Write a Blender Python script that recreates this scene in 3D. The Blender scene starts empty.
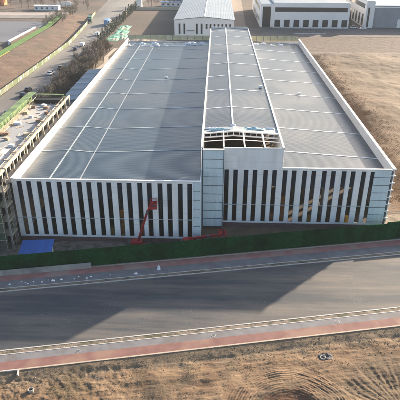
import bpy, math, random
from mathutils import Vector, Matrix, noise as mnoise
R = math.radians
random.seed(7)
sc = bpy.context.scene
C = sc.collection

# ---------------------------------------------------------------- camera
cam_d = bpy.data.cameras.new('camera'); cam = bpy.data.objects.new('camera', cam_d); C.objects.link(cam)
r_ = Vector((0.99950579, 0.03128998, 0.00301911)); u_ = Vector((-0.01705901, 0.4592246, 0.88815638)); f_ = Vector((-0.02640395, 0.88776895, -0.45953142))
m = Matrix((r_, u_, -f_)).transposed().to_4x4(); m.translation = Vector((1.286, -92.452, 53.763))
cam.matrix_world = m
cam_d.sensor_width = 36; cam_d.lens = 522.078 / 400 * 36
cam_d.clip_start = 0.5; cam_d.clip_end = 4000
sc.camera = cam
# ---------------------------------------------------------------- light
SUN_EL, SUN_AZ = R(19.2), R(45)
w = bpy.data.worlds.new('World'); sc.world = w; w.use_nodes = True
nt = w.node_tree; nt.nodes.clear()
out = nt.nodes.new('ShaderNodeOutputWorld'); bg = nt.nodes.new('ShaderNodeBackground'); sky = nt.nodes.new('ShaderNodeTexSky')
sky.sky_type = 'NISHITA'; sky.sun_disc = False; sky.sun_elevation = SUN_EL; sky.sun_rotation = SUN_AZ
sky.dust_density = 2.8; sky.air_density = 1.0; sky.ozone_density = 1.4
bg.inputs['Strength'].default_value = 0.105
nt.links.new(sky.outputs[0], bg.inputs['Color']); nt.links.new(bg.outputs[0], out.inputs['Surface'])
sd = bpy.data.lights.new('sun', 'SUN'); sd.energy = 5.0; sd.angle = R(1.0); sd.color = (1.0, 0.83, 0.64)
sun = bpy.data.objects.new('sun', sd); C.objects.link(sun)
S = Vector((math.sin(SUN_AZ) * math.cos(SUN_EL), math.cos(SUN_AZ) * math.cos(SUN_EL), math.sin(SUN_EL)))
sun.rotation_euler = S.to_track_quat('Z', 'Y').to_euler(); sun.location = S * 200
sc.view_settings.view_transform = 'Standard'; sc.view_settings.look = 'None'
sc.view_settings.gamma = 1; sc.view_settings.exposure = 1.6
HAZE = 0.00013

# ---------------------------------------------------------------- helpers
def tag(o, label=None, cat=None, group=None, kind=None):
    for k, v in (('label', label), ('category', cat), ('group', group), ('kind', kind)):
        if v: o[k] = v
    return o
def empty(name, loc=(0, 0, 0), rz=0, **k):
    o = bpy.data.objects.new(name, None); C.objects.link(o); o.location = loc; o.rotation_euler = (0, 0, rz)
    o.empty_display_size = .3
    return tag(o, **k)
def copy_tree(o, parent=None):
    c = o.copy(); C.objects.link(c); c.parent = parent
    for ch in list(o.children): copy_tree(ch, c)
    return c

KA = .78
def mat(name, c1, c2=None, scale=1.0, rough=0.85, metal=0.0, bump=0.0, bscale=None, c3=None, s3=0.2, stretch=(1, 1, 1), detail=8, t3=(.5, .62), spec=None, lo=.35, hi=.65):
    if max(c1) < .6:                    # base albedos, scaled once for all non-white surfaces
        c1 = tuple(v * KA for v in c1); c2 = c2 and tuple(v * KA for v in c2)
    if c3 and max(c3) < .58: c3 = tuple(v * KA for v in c3)
    M = bpy.data.materials.new(name); M.use_nodes = True; n = M.node_tree; b = n.nodes['Principled BSDF']
    b.inputs['Roughness'].default_value = rough; b.inputs['Metallic'].default_value = metal
    if spec is not None: b.inputs['Specular IOR Level'].default_value = spec
    b.inputs['Base Color'].default_value = (*c1, 1)
    tc = n.nodes.new('ShaderNodeTexCoord'); mp = n.nodes.new('ShaderNodeMapping'); mp.inputs['Scale'].default_value = stretch
    n.links.new(tc.outputs['Object'], mp.inputs[0])
    if c2:
        t = n.nodes.new('ShaderNodeTexNoise'); t.inputs['Scale'].default_value = scale; t.inputs['Detail'].default_value = detail
        n.links.new(mp.outputs[0], t.inputs[0])
        cr = n.nodes.new('ShaderNodeValToRGB'); cr.color_ramp.elements[0].position = lo; cr.color_ramp.elements[1].position = hi
        cr.color_ramp.elements[0].color = (*c1, 1); cr.color_ramp.elements[1].color = (*c2, 1)
        n.links.new(t.outputs[0], cr.inputs[0]); last = cr.outputs[0]
        if c3:
            t2 = n.nodes.new('ShaderNodeTexNoise'); t2.inputs['Scale'].default_value = s3; t2.inputs['Detail'].default_value = 6
            n.links.new(mp.outputs[0], t2.inputs[0])
            r2 = n.nodes.new('ShaderNodeMapRange'); r2.inputs[1].default_value = t3[0]; r2.inputs[2].default_value = t3[1]
            n.links.new(t2.outputs[0], r2.inputs[0])
            mx = n.nodes.new('ShaderNodeMix'); mx.data_type = 'RGBA'
            n.links.new(r2.outputs[0], mx.inputs[0]); n.links.new(last, mx.inputs[6]); mx.inputs[7].default_value = (*c3, 1)
            last = mx.outputs[2]
        n.links.new(last, b.inputs['Base Color'])
        M['last'] = last.node.name
    if bump:
        tb = n.nodes.new('ShaderNodeTexNoise'); tb.inputs['Scale'].default_value = bscale or scale * 3; tb.inputs['Detail'].default_value = 8
        n.links.new(mp.outputs[0], tb.inputs[0]); bp = n.nodes.new('ShaderNodeBump'); bp.inputs['Distance'].default_value = bump
        bp.inputs['Strength'].default_value = 1
        n.links.new(tb.outputs[0], bp.inputs['Height']); n.links.new(bp.outputs[0], b.inputs['Normal'])
    return M

def ribbed(name, c1, c2, period, axis, depth=0.03, rough=.4, metal=0.0, c3=None, pan=3.0, panaxis='X', panamt=.12, spec=.5):
    """sheet metal: bumped ribs repeating along `axis`, slight tone change from sheet to sheet"""
    M = mat(name, c1, c2, scale=.12, rough=rough, metal=metal, c3=c3, s3=.05, spec=spec); n = M.node_tree; b = n.nodes['Principled BSDF']
    tc = n.nodes.new('ShaderNodeTexCoord'); sp = n.nodes.new('ShaderNodeSeparateXYZ'); n.links.new(tc.outputs['Object'], sp.inputs[0])
    def mth(op, a, bb=None):
        q = n.nodes.new('ShaderNodeMath'); q.operation = op
        if hasattr(a, 'links'): n.links.new(a, q.inputs[0])
        else: q.inputs[0].default_value = a
        if bb is not None:
            if hasattr(bb, 'links'): n.links.new(bb, q.inputs[1])
            else: q.inputs[1].default_value = bb
        return q.outputs[0]
    a = mth('PINGPONG', sp.outputs[axis], period / 2); a = mth('DIVIDE', a, period / 2); a = mth('GREATER_THAN', a, .72) if False else mth('POWER', a, 4)
    bp = n.nodes.new('ShaderNodeBump'); bp.inputs['Distance'].default_value = depth; n.links.new(a, bp.inputs['Height']); n.links.new(bp.outputs[0], b.inputs['Normal'])
    # per-sheet tone
    fl = mth('FLOOR', mth('DIVIDE', sp.outputs[panaxis], pan)); wn = n.nodes.new('ShaderNodeTexWhiteNoise'); wn.noise_dimensions = '1D'; n.links.new(fl, wn.inputs['W'])
    v = mth('ADD', mth('MULTIPLY', wn.outputs[0], panamt), 1 - panamt / 2)
    mp2 = n.nodes.new('ShaderNodeMapping'); mp2.inputs['Scale'].default_value = (.12, 1.6, 1) if axis == 'Y' else (1.6, .1, .12); n.links.new(tc.outputs['Object'], mp2.inputs[0])
    st = n.nodes.new('ShaderNodeTexNoise'); st.inputs['Scale'].default_value = 1; st.inputs['Detail'].default_value = 8; st.inputs['Roughness'].default_value = .65; n.links.new(mp2.outputs[0], st.inputs[0])
    v = mth('MULTIPLY', v, mth('ADD', mth('MULTIPLY', st.outputs[0], .5), .75))
    wn2 = n.nodes.new('ShaderNodeTexNoise'); wn2.inputs['Scale'].default_value = 2.2; wn2.inputs['Detail'].default_value = 6; n.links.new(tc.outputs['Object'], wn2.inputs[0])
    v = mth('MULTIPLY', v, mth('ADD', mth('MULTIPLY', wn2.outputs[0], .3), .85))
    rg = mth('ADD', mth('MULTIPLY', st.outputs[0], .3), rough - .15); n.links.new(rg, b.inputs['Roughness'])
    src = b.inputs['Base Color'].links[0].from_socket
    mx = n.nodes.new('ShaderNodeVectorMath'); mx.operation = 'SCALE'; n.links.new(src, mx.inputs[0]); n.links.new(v, mx.inputs['Scale'])
    n.links.new(mx.outputs[0], b.inputs['Base Color'])
    return M

class MB:
    def __init__(s): s.v = []; s.f = []
    def face(s, pts):
        i = len(s.v); s.v += [tuple(p) for p in pts]; s.f.append(tuple(range(i, i + len(pts)))); return s
    def box(s, x0, x1, y0, y1, z0, z1):
        i = len(s.v)
        s.v += [(x0, y0, z0), (x1, y0, z0), (x1, y1, z0), (x0, y1, z0), (x0, y0, z1), (x1, y0, z1), (x1, y1, z1), (x0, y1, z1)]
        s.f += [tuple(i + k for k in q) for q in ((3, 2, 1, 0), (4, 5, 6, 7), (0, 1, 5, 4), (1, 2, 6, 5), (2, 3, 7, 6), (3, 0, 4, 7))]; return s
    def prism(s, poly, axis, a, b):
        """poly: 2D list in the plane perpendicular to axis"""
        def P(p, t): return (t, p[0], p[1]) if axis == 'x' else (p[0], t, p[1]) if axis == 'y' else (p[0], p[1], t)
        i = len(s.v); n = len(poly); s.v += [P(p, a) for p in poly] + [P(p, b) for p in poly]
        s.f.append(tuple(i + k for k in range(n))[::-1]); s.f.append(tuple(i + n + k for k in range(n)))
        for k in range(n): s.f.append((i + k, i + (k + 1) % n, i + n + (k + 1) % n, i + n + k))
        return s
    def bar(s, p, q, r, r2=None, n=4):
        p = Vector(p); q = Vector(q); r2 = r if r2 is None else r2; d = (q - p)
        if d.length < 1e-6: return s
        d.normalize(); a = d.orthogonal().normalized() if abs(d.z) < .99 else Vector((1, 0, 0)); a = (a - d * a.dot(d)).normalized(); b = d.cross(a)
        if n == 4 and abs(d.z) < .99:
            b = Vector((0, 0, 1)) - d * d.z; b.normalize(); a = b.cross(d)
        i = len(s.v)
        for c, rr in ((p, r), (q, r2)):
            for k in range(n):
                t = 2 * math.pi * (k + .5) / n; s.v.append(tuple(c + (a * math.cos(t) + b * math.sin(t)) * rr * (1.414 if n == 4 else 1)))
        for k in range(n): s.f.append((i + k, i + (k + 1) % n, i + n + (k + 1) % n, i + n + k))
        s.f.append(tuple(i + k for k in range(n))[::-1]); s.f.append(tuple(i + n + k for k in range(n)))
        return s
    def build(s, name, M, parent=None, bevel=0, smooth=False, **k):
        me = bpy.data.meshes.new(name); me.from_pydata(s.v, [], s.f); me.update(); me.materials.append(M)
        o = bpy.data.objects.new(name, me); C.objects.link(o); o.parent = parent
        if smooth:
            for p in me.polygons: p.use_smooth = True
        if bevel:
            b = o.modifiers.new('bevel', 'BEVEL'); b.width = bevel; b.segments = 2; b.limit_method = 'ANGLE'
        return tag(o, **k)
def nz(x, y, z=0, s=1.0): return mnoise.noise(Vector((x * s, y * s, z)))
def fbm(x, y, s=1.0, o=4, z=0):
    t = 0; a = 1
    for k in range(o): t += a * mnoise.noise(Vector((x * s, y * s, z + k * 7.3))); s *= 2.03; a *= .5
    return t
def grid(name, x0, x1, nx, y0, y1, ny, zf, M, xf=None, **k):
    v = []; f = []
    for j in range(ny + 1):
        for i in range(nx + 1):
            x = x0 + (x1 - x0) * i / nx; y = y0 + (y1 - y0) * j / ny
            if xf: x, y = xf(x, y)
            v.append((x, y, zf(x, y)))
    for j in range(ny):
        for i in range(nx):
            a = j * (nx + 1) + i; f.append((a, a + 1, a + nx + 2, a + nx + 1))
    mb = MB(); mb.v = v; mb.f = f
    return mb.build(name, M, smooth=True, **k)

# ---------------------------------------------------------------- materials
M = {}
M['ground'] = mat('bare_earth', (.085, .06, .042), (.13, .094, .066), .05, .95, bump=.25, bscale=.8, c3=(.075, .055, .04), s3=.02, t3=(.45, .6))
M['dirt'] = mat('orange_dirt', (.14, .084, .045), (.255, .17, .10), .3, .95, bump=.045, bscale=4.5, c3=(.12, .085, .05), s3=.2, t3=(.55, .66), detail=12)
M['mound'] = mat('tan_mound', (.12, .084, .052), (.20, .145, .092), .16, .95, bump=.09, bscale=1.6, c3=(.13, .09, .055), s3=.035, t3=(.42, .56), detail=14)
M['slope'] = mat('orange_slope', (.12, .072, .046), (.18, .115, .075), .22, .95, bump=.2, bscale=.8, c3=(.13, .095, .06), s3=.06, detail=12)
M['asphalt'] = mat('asphalt', (.050, .058, .068), (.064, .071, .080), .5, .8, bump=.012, bscale=14, stretch=(.5, 1, 1))
M['oldroad'] = mat('dusty_asphalt', (.19, .178, .16), (.25, .235, .21), .12, .85, stretch=(1, .15, 1), c3=(.13, .12, .115), s3=.05)
M['kerb'] = mat('kerb_stone', (.42, .40, .37), (.55, .53, .49), 1.5, .8)
M['verge'] = mat('verge_soil', (.16, .13, .10), (.27, .22, .17), 1.2, .95, bump=.08, bscale=5, c3=(.09, .085, .05), s3=.5)
M['greypave'] = mat('grey_paving', (.16, .16, .17), (.21, .21, .22), .7, .85, bump=.01, bscale=8, c3=(.16, .15, .15), s3=.25)
M['redpave'] = mat('red_paving', (.195, .092, .08), (.25, .13, .113), .7, .85, bump=.01, bscale=8, c3=(.28, .17, .13), s3=.2)
M['redfar'] = mat('shade_lifted_red_paving', (.33, .145, .12), (.40, .20, .17), .7, .85, bump=.01, bscale=8, c3=(.38, .25, .21), s3=.2)  # same red paving, colour brightened to lift the far path out of shade
M['edge'] = mat('edge_concrete', (.42, .34, .26), (.52, .44, .34), 1, .9)
M['white'] = mat('white_cladding', (.84, .795, .74), (.89, .855, .81), .9, .5, c3=(.70, .67, .63), s3=.5, stretch=(1, 1, .12), t3=(.5, .75))
M['parapet'] = mat('parapet_coping', (.60, .60, .59), (.68, .68, .67), .3, .6, c3=(.60, .58, .55), s3=.2)
M['lightgrey'] = ribbed('grey_panel', (.60, .68, .68), (.67, .74, .74), .5, 'X', .02, .5, pan=1.0, panaxis='X', panamt=.06)
M['rail'] = mat('dark_rail', (.10, .12, .14), (.14, .16, .18), 1, .5)
M['windowdark'] = mat('slate_spandrel', (.012, .017, .026), (.02, .026, .036), .6, .45, spec=.2)
M['frame'] = mat('window_frame', (.45, .48, .5), None, rough=.4)
M['plinth'] = mat('brick_plinth', (.15, .085, .075), (.22, .13, .11), 2, .9, bump=.02)
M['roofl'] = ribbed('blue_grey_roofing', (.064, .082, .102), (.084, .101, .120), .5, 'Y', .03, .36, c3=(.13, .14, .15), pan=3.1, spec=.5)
M['roofd'] = ribbed('shaded_blue_grey_roofing', (.035, .060, .084), (.050, .078, .102), .5, 'Y', .03, .36, c3=(.075, .088, .10), pan=3.1, spec=.7)  # same roofing, colour darkened so the left slope looks less lit
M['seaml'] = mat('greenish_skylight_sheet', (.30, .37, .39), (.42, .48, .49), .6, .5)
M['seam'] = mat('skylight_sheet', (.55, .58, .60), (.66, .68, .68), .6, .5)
M['seamdim'] = mat('dull_flashing', (.33, .36, .38), (.4, .43, .45), .6, .5)
M['concrete'] = mat('raw_concrete', (.34, .32, .29), (.44, .41, .37), .6, .9, bump=.02, c3=(.27, .25, .23), s3=.25)
M['floor'] = mat('hall_floor', (.10, .07, .04), (.15, .10, .06), .3, .85)
M['ochre'] = mat('warm_concrete', (.55, .46, .33), (.64, .55, .40), .8, .85)
M['steel'] = mat('painted_steel', (.38, .40, .41), (.48, .5, .5), 1, .5)
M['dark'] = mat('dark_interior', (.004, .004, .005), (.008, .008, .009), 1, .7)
M['greennet'] = mat('green_scaffold_net', (.12, .20, .08), (.20, .30, .13), .7, .9, c3=(.08, .14, .07), s3=.4, bump=.05)
M['darknet'] = mat('dark_green_net', (.06, .10, .06), (.11, .15, .085), 1.6, .9, bump=.05, c3=(.16, .15, .11), s3=.3)
M['turf'] = mat('artificial_turf_hoarding', (.004, .040, .012), (.009, .062, .02), 2.5, 1.0, bump=.05, bscale=14, c3=(.006, .034, .012), s3=.3, spec=.0)
M['bluesheet'] = ribbed('blue_tin', (.03, .13, .45), (.05, .18, .55), .25, 'X', .03, .5, pan=1.0, panamt=.25)
M['red'] = mat('red_lift_paint', (.42, .012, .015), (.5, .02, .02), 2, .4)
M['tyre'] = mat('tyre_rubber', (.02, .02, .02), (.03, .03, .03), 3, .9)
M['rim'] = mat('wheel_rim', (.4, .4, .42), None, rough=.35, metal=.6)
M['carwhite'] = mat('white_car_paint', (.72, .72, .72), None, rough=.25)
M['carblack'] = mat('black_car_paint', (.02, .022, .028), None, rough=.25)
M['carblue'] = mat('dark_blue_car_paint', (.03, .05, .12), None, rough=.25)
M['carbrown'] = mat('brown_car_paint', (.16, .10, .06), None, rough=.3)
M['glass'] = mat('dark_glass', (.02, .025, .03), None, rough=.08)
M['lamp'] = mat('lamp_lens', (.75, .72, .6), None, rough=.1)
M['redlens'] = mat('red_lens', (.4, .01, .01), None, rough=.15)
M['truckgreen'] = mat('green_tarpaulin', (.04, .13, .10), (.06, .18, .13), 1, .7)
M['truckpale'] = mat('pale_green_panel', (.50, .62, .40), (.6, .7, .5), .5, .7)
M['truckblue'] = mat('blue_truck_paint', (.12, .25, .45), (.16, .3, .5), 1, .4)
M['orange'] = mat('orange_paint', (.7, .18, .05), (.75, .25, .08), .5, .6)
M['glow'] = mat('orange_glint_load', (.85, .33, .06), (.55, .2, .05), 1.2, .6)  # strong orange imitating sunlit patches inside the hall
M['yellow'] = mat('yellow_paint', (.75, .5, .05), (.7, .45, .05), 1, .6)
M['hoardpale'] = mat('pale_green_hoarding', (.15, .19, .10), (.21, .24, .15), .35, .9, c3=(.27, .28, .22), s3=.12, spec=.1)
M['fence'] = mat('yellow_green_rail_panel', (.44, .43, .25), (.58, .55, .38), .5, .7)
M['grassgreen'] = mat('bright_turf', (.07, .17, .02), (.12, .23, .04), .4, .95, bump=.1)
M['bark'] = mat('bark', (.10, .075, .055), (.15, .115, .085), 2, .95)
M['twig'] = mat('bare_twigs', (.13, .10, .068), (.19, .145, .10), .9, .95)
M['twig2'] = mat('grey_twigs', (.17, .15, .13), (.25, .22, .19), .9, .95)
M['needle'] = mat('conifer_needles', (.035, .055, .025), (.07, .085, .04), .9, .95)
M['scrub'] = mat('dry_scrub_straw', (.16, .12, .06), (.30, .22, .12), 2, .95)
M['teal'] = mat('teal_dust_net', (.10, .34, .25), (.22, .45, .34), .3, .9, bump=.15, bscale=1.2, c3=(.3, .33, .26), s3=.12)
M['bluegrey_roof'] = ribbed('pale_blue_roofing', (.22, .28, .33), (.27, .32, .37), 1.0, 'X', .04, .62, pan=4, panaxis='Y', panamt=.05)
M['white2'] = mat('painted_wall', (.66, .66, .65), (.74, .73, .71), .1, .7)
M['greywall'] = ribbed('grey_ribbed_wall', (.24, .27, .31), (.30, .33, .37), 1.0, 'X', .05, .6, pan=4, panamt=.08)
M['litter'] = mat('pale_litter', (.66, .67, .68), (.75, .75, .75), 2, .7)
M['cyan'] = mat('cyan_membrane', (.25, .48, .55), (.4, .6, .66), .6, .6)
M['brick'] = mat('brick_stack', (.30, .19, .13), (.42, .29, .2), 3, .9)
T = M['turf']; n = T.node_tree; b = n.nodes['Principled BSDF']; src = b.inputs['Base Color'].links[0].from_socket
oi = n.nodes.new('ShaderNodeObjectInfo'); q = n.nodes.new('ShaderNodeMapRange'); q.inputs[3].default_value = .9; q.inputs[4].default_value = 1.45; n.links.new(oi.outputs['Random'], q.inputs[0])
v = n.nodes.new('ShaderNodeVectorMath'); v.operation = 'SCALE'; n.links.new(src, v.inputs[0]); n.links.new(q.outputs[0], v.inputs['Scale']); n.links.new(v.outputs[0], b.inputs['Base Color'])
W = M['white']; n = W.node_tree; b = n.nodes['Principled BSDF']; src = b.inputs['Base Color'].links[0].from_socket
tcw = n.nodes.new('ShaderNodeTexCoord'); spw = n.nodes.new('ShaderNodeSeparateXYZ'); n.links.new(tcw.outputs['Object'], spw.inputs[0])
pp_ = n.nodes.new('ShaderNodeMath'); pp_.operation = 'PINGPONG'; n.links.new(spw.outputs[2], pp_.inputs[0]); pp_.inputs[1].default_value = 1.3
gt_ = n.nodes.new('ShaderNodeMapRange'); n.links.new(pp_.outputs[0], gt_.inputs[0]); gt_.inputs[1].default_value = 1.265; gt_.inputs[2].default_value = 1.285; gt_.inputs[3].default_value = 1; gt_.inputs[4].default_value = .72
fl_ = n.nodes.new('ShaderNodeMath'); fl_.operation = 'ADD'; n.links.new(spw.outputs[0], fl_.inputs[0]); n.links.new(spw.outputs[2], fl_.inputs[1])
cmb = n.nodes.new('ShaderNodeVectorMath'); cmb.operation = 'SNAP'; cmb.inputs[1].default_value = (1.86, 50, 2.6); n.links.new(tcw.outputs['Object'], cmb.inputs[0])
wnn = n.nodes.new('ShaderNodeTexWhiteNoise'); n.links.new(cmb.outputs[0], wnn.inputs[0])
tn = n.nodes.new('ShaderNodeMapRange'); n.links.new(wnn.outputs[0], tn.inputs[0]); tn.inputs[3].default_value = .96; tn.inputs[4].default_value = 1.05
ml = n.nodes.new('ShaderNodeMath'); ml.operation = 'MULTIPLY'; n.links.new(gt_.outputs[0], ml.inputs[0]); n.links.new(tn.outputs[0], ml.inputs[1])
vw = n.nodes.new('ShaderNodeVectorMath'); vw.operation = 'SCALE'; n.links.new(src, vw.inputs[0]); n.links.new(ml.outputs[0], vw.inputs['Scale']); n.links.new(vw.outputs[0], b.inputs['Base Color'])
# tinted glazing you can see through
def glazing():
    g = bpy.data.materials.new('tinted_glazing'); g.use_nodes = True; n = g.node_tree; n.nodes.clear()
    o = n.nodes.new('ShaderNodeOutputMaterial'); t = n.nodes.new('ShaderNodeBsdfTransparent'); t.inputs[0].default_value = (.8, .82, .84, 1)
    gl = n.nodes.new('ShaderNodeBsdfGlossy'); gl.inputs['Roughness'].default_value = .05; gl.inputs['Color'].default_value = (.45, .5, .58, 1)
    fr = n.nodes.new('ShaderNodeFresnel'); fr.inputs[0].default_value = 1.45; mx = n.nodes.new('ShaderNodeMixShader')
    n.links.new(fr.outputs[0], mx.inputs[0]); n.links.new(t.outputs[0], mx.inputs[1]); n.links.new(gl.outputs[0], mx.inputs[2]); n.links.new(mx.outputs[0], o.inputs[0])
    return g
M['pane'] = glazing()

def dirt_patches():
    D = M['dirt']; n = D.node_tree; b = n.nodes['Principled BSDF']; src = b.inputs['Base Color'].links[0].from_socket
    def mth(op, *a):
        q = n.nodes.new('ShaderNodeMath'); q.operation = op
        for i, v in enumerate(a):
            if hasattr(v, 'links'): n.links.new(v, q.inputs[i])
            else: q.inputs[i].default_value = v
        return q.outputs[0]
    def mr(v, a, b_):
        q = n.nodes.new('ShaderNodeMapRange'); q.interpolation_type = 'SMOOTHSTEP'; n.links.new(v, q.inputs[0]); q.inputs[1].default_value = a; q.inputs[2].default_value = b_; return q.outputs[0]
    def mix(f, c, col):
        q = n.nodes.new('ShaderNodeMix'); q.data_type = 'RGBA'; n.links.new(f, q.inputs[0]); n.links.new(c, q.inputs[6]); q.inputs[7].default_value = (*col, 1); return q.outputs[2]
    tc = n.nodes.new('ShaderNodeTexCoord'); sp = n.nodes.new('ShaderNodeSeparateXYZ'); n.links.new(tc.outputs['Object'], sp.inputs[0])
    ns = n.nodes.new('ShaderNodeTexNoise'); ns.inputs['Scale'].default_value = .9; ns.inputs['Detail'].default_value = 9; n.links.new(tc.outputs['Object'], ns.inputs[0]); N = ns.outputs[0]
    a = mth('SUBTRACT', sp.outputs[1], mth('MULTIPLY', sp.outputs[0], SL)); a2 = mth('ADD', a, mth('MULTIPLY', mth('SUBTRACT', N, .5), 5.0))
    c = mix(mth('MULTIPLY', mr(a2, -38.4, -37.0), .75), src, (.15, .115, .075))           # weathered strip by the pavement
    dx = mth('SUBTRACT', sp.outputs[0], 11.6); dy = mth('ADD', sp.outputs[1], 46.2); r = mth('SQRT', mth('ADD', mth('MULTIPLY', dx, dx), mth('MULTIPLY', dy, dy)))
    c = mix(mth('MULTIPLY', mr(mth('ADD', r, mth('MULTIPLY', N, 3.0)), 6.0, 4.8), .85), c, (.10, .045, .022))   # freshly dug dark red soil
    dx = mth('SUBTRACT', sp.outputs[0], 26.0); dy = mth('ADD', sp.outputs[1], 41.0); r = mth('SQRT', mth('ADD', mth('MULTIPLY', dx, dx), mth('MULTIPLY', dy, dy)))
    c = mix(mth('MULTIPLY', mr(mth('ADD', r, mth('MULTIPLY', N, 7.0)), 11.5, 7.5), .75), c, (.088, .062, .036))   # dark churned soil on the right
    # scorched / scrubby patch on the left
    dx = mth('ADD', sp.outputs[0], 17.5); dy = mth('ADD', sp.outputs[1], 42.5); r = mth('SQRT', mth('ADD', mth('MULTIPLY', dx, dx), mth('MULTIPLY', dy, dy)))
    c = mix(mth('MULTIPLY', mr(mth('ADD', r, mth('MULTIPLY', N, 8.0)), 7.4, 5.0), .8), c, (.085, .062, .032))
    n.links.new(c, b.inputs['Base Color'])
# ---------------------------------------------------------------- ground
SL = .197
grid('ground', -600, 700, 52, 0, 1100, 40, lambda x, y: -0.12, M['ground'], xf=lambda x, y: (x, y if y > 0 else -11 + SL * max(-150, min(150, x))), kind='structure')

def strip(name, a0, a1, z, mtl, z0=None, x0=-150, x1=150):
    """a band parallel to the road; a = its y at x 0"""
    mb = MB(); n = 60
    for i in range(n):
        xa = x0 + (x1 - x0) * i / n; xb = x0 + (x1 - x0) * (i + 1) / n
        mb.face([(xa, a0 + SL * xa, z), (xb, a0 + SL * xb, z), (xb, a1 + SL * xb, z), (xa, a1 + SL * xa, z)])
        if z0 is not None:
            mb.face([(xa, a0 + SL * xa, z0), (xb, a0 + SL * xb, z0), (xb, a0 + SL * xb, z), (xa, a0 + SL * xa, z)])
            mb.face([(xb, a1 + SL * xb, z0), (xa, a1 + SL * xa, z0), (xa, a1 + SL * xa, z), (xb, a1 + SL * xb, z)])
    return mb.build(name, mtl, kind='structure')
# asphalt with dust blown along it (real dirt on the surface)
A = M['asphalt']; n = A.node_tree; b = n.nodes['Principled BSDF']; src = b.inputs['Base Color'].links[0].from_socket
tc = n.nodes.new('ShaderNodeTexCoord'); mp = n.nodes.new('ShaderNodeMapping'); mp.inputs['Rotation'].default_value = (0, 0, -.195); mp.inputs['Scale'].default_value = (.035, .33, 1)
ns = n.nodes.new('ShaderNodeTexNoise'); ns.inputs['Scale'].default_value = 1; ns.inputs['Detail'].default_value = 9; ns.inputs['Roughness'].default_value = .62
mr = n.nodes.new('ShaderNodeMapRange'); mr.inputs[1].default_value = .42; mr.inputs[2].default_value = .8; mx = n.nodes.new('ShaderNodeMix'); mx.data_type = 'RGBA'; mx.inputs[7].default_value = (.17, .145, .12, 1)
n.links.new(tc.outputs['Object'], mp.inputs[0]); n.links.new(mp.outputs[0], ns.inputs[0]); n.links.new(ns.outputs[0], mr.inputs[0]); n.links.new(mr.outputs[0], mx.inputs[0]); n.links.new(src, mx.inputs[6]); n.links.new(mx.outputs[2], b.inputs['Base Color'])

mk = n.nodes.new('ShaderNodeTexNoise'); mk.inputs['Scale'].default_value = 3.2; mk.inputs['Detail'].default_value = 10; mk.inputs['Roughness'].default_value = .7; n.links.new(tc.outputs['Object'], mk.inputs[0])
mk2 = n.nodes.new('ShaderNodeTexNoise'); mk2.inputs['Scale'].default_value = .22; mk2.inputs['Detail'].default_value = 3; n.links.new(tc.outputs['Object'], mk2.inputs[0])
q1 = n.nodes.new('ShaderNodeMapRange'); q1.inputs[1].default_value = .52; q1.inputs[2].default_value = .66; n.links.new(mk.outputs[0], q1.inputs[0])
q2 = n.nodes.new('ShaderNodeMapRange'); q2.inputs[1].default_value = .54; q2.inputs[2].default_value = .68; q2.inputs[4].default_value = .32; n.links.new(mk2.outputs[0], q2.inputs[0])
q3 = n.nodes.new('ShaderNodeMath'); q3.operation = 'MULTIPLY'; n.links.new(q1.outputs[0], q3.inputs[0]); n.links.new(q2.outputs[0], q3.inputs[1])
mx3 = n.nodes.new('ShaderNodeMix'); mx3.data_type = 'RGBA'; mx3.inputs[7].default_value = (.30, .30, .30, 1); n.links.new(q3.outputs[0], mx3.inputs[0]); n.links.new(mx.outputs[2], mx3.inputs[6]); n.links.new(mx3.outputs[2], b.inputs['Base Color'])
# faint tracks of tyres along the carriageway
mp4 = n.nodes.new('ShaderNodeMapping'); mp4.inputs['Rotation'].default_value = (0, 0, -.195); mp4.inputs['Scale'].default_value = (.02, 2.6, 1); n.links.new(tc.outputs['Object'], mp4.inputs[0])
n4 = n.nodes.new('ShaderNodeTexNoise'); n4.inputs['Scale'].default_value = 1; n4.inputs['Detail'].default_value = 4; n.links.new(mp4.outputs[0], n4.inputs[0])
n5 = n.nodes.new('ShaderNodeTexNoise'); n5.inputs['Scale'].default_value = 9; n5.inputs['Detail'].default_value = 6; n.links.new(tc.outputs['Object'], n5.inputs[0])
q4 = n.nodes.new('ShaderNodeMapRange'); q4.inputs[1].default_value = .35; q4.inputs[2].default_value = .68; q4.inputs[3].default_value = .95; q4.inputs[4].default_value = 1.06; n.links.new(n4.outputs[0], q4.inputs[0])
q5 = n.nodes.new('ShaderNodeMapRange'); q5.inputs[1].default_value = .3; q5.inputs[2].default_value = .7; q5.inputs[3].default_value = .88; q5.inputs[4].default_value = 1.12; n.links.new(n5.outputs[0], q5.inputs[0])
q6 = n.nodes.new('ShaderNodeMath'); q6.operation = 'MULTIPLY'; n.links.new(q4.outputs[0], q6.inputs[0]); n.links.new(q5.outputs[0], q6.inputs[1])
v6 = n.nodes.new('ShaderNodeVectorMath'); v6.operation = 'SCALE'; n.links.new(mx3.outputs[2], v6.inputs[0]); n.links.new(q6.outputs[0], v6.inputs['Scale']); n.links.new(v6.outputs[0], b.inputs['Base Color'])
strip('site_yard', -11.0, -1.5, -.03, M['verge'])
strip('road', -31.0, -16.45, -.02, M['asphalt'])
strip('far_kerb', -16.62, -16.42, .10, M['kerb'], -.1)
strip('far_verge', -16.42, -15.75, .06, M['verge'])
strip('far_paving_edge', -15.75, -15.6, .12, M['kerb'], -.1)
strip('far_pavement', -15.6, -13.5, .09, M['greypave'])
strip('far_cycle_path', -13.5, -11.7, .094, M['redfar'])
strip('far_back_edge', -11.7, -11.35, .12, M['edge'], -.1)
strip('hoarding_base_soil', -11.35, -10.9, .05, M['verge'])
strip('near_kerb', -31.2, -31.0, .10, M['kerb'], -.1)
strip('near_verge', -31.95, -31.2, .06, M['verge'])
strip('near_paving_edge', -32.1, -31.95, .12, M['kerb'], -.1)
strip('near_pavement', -33.5, -32.1, .09, M['greypave'])
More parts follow.
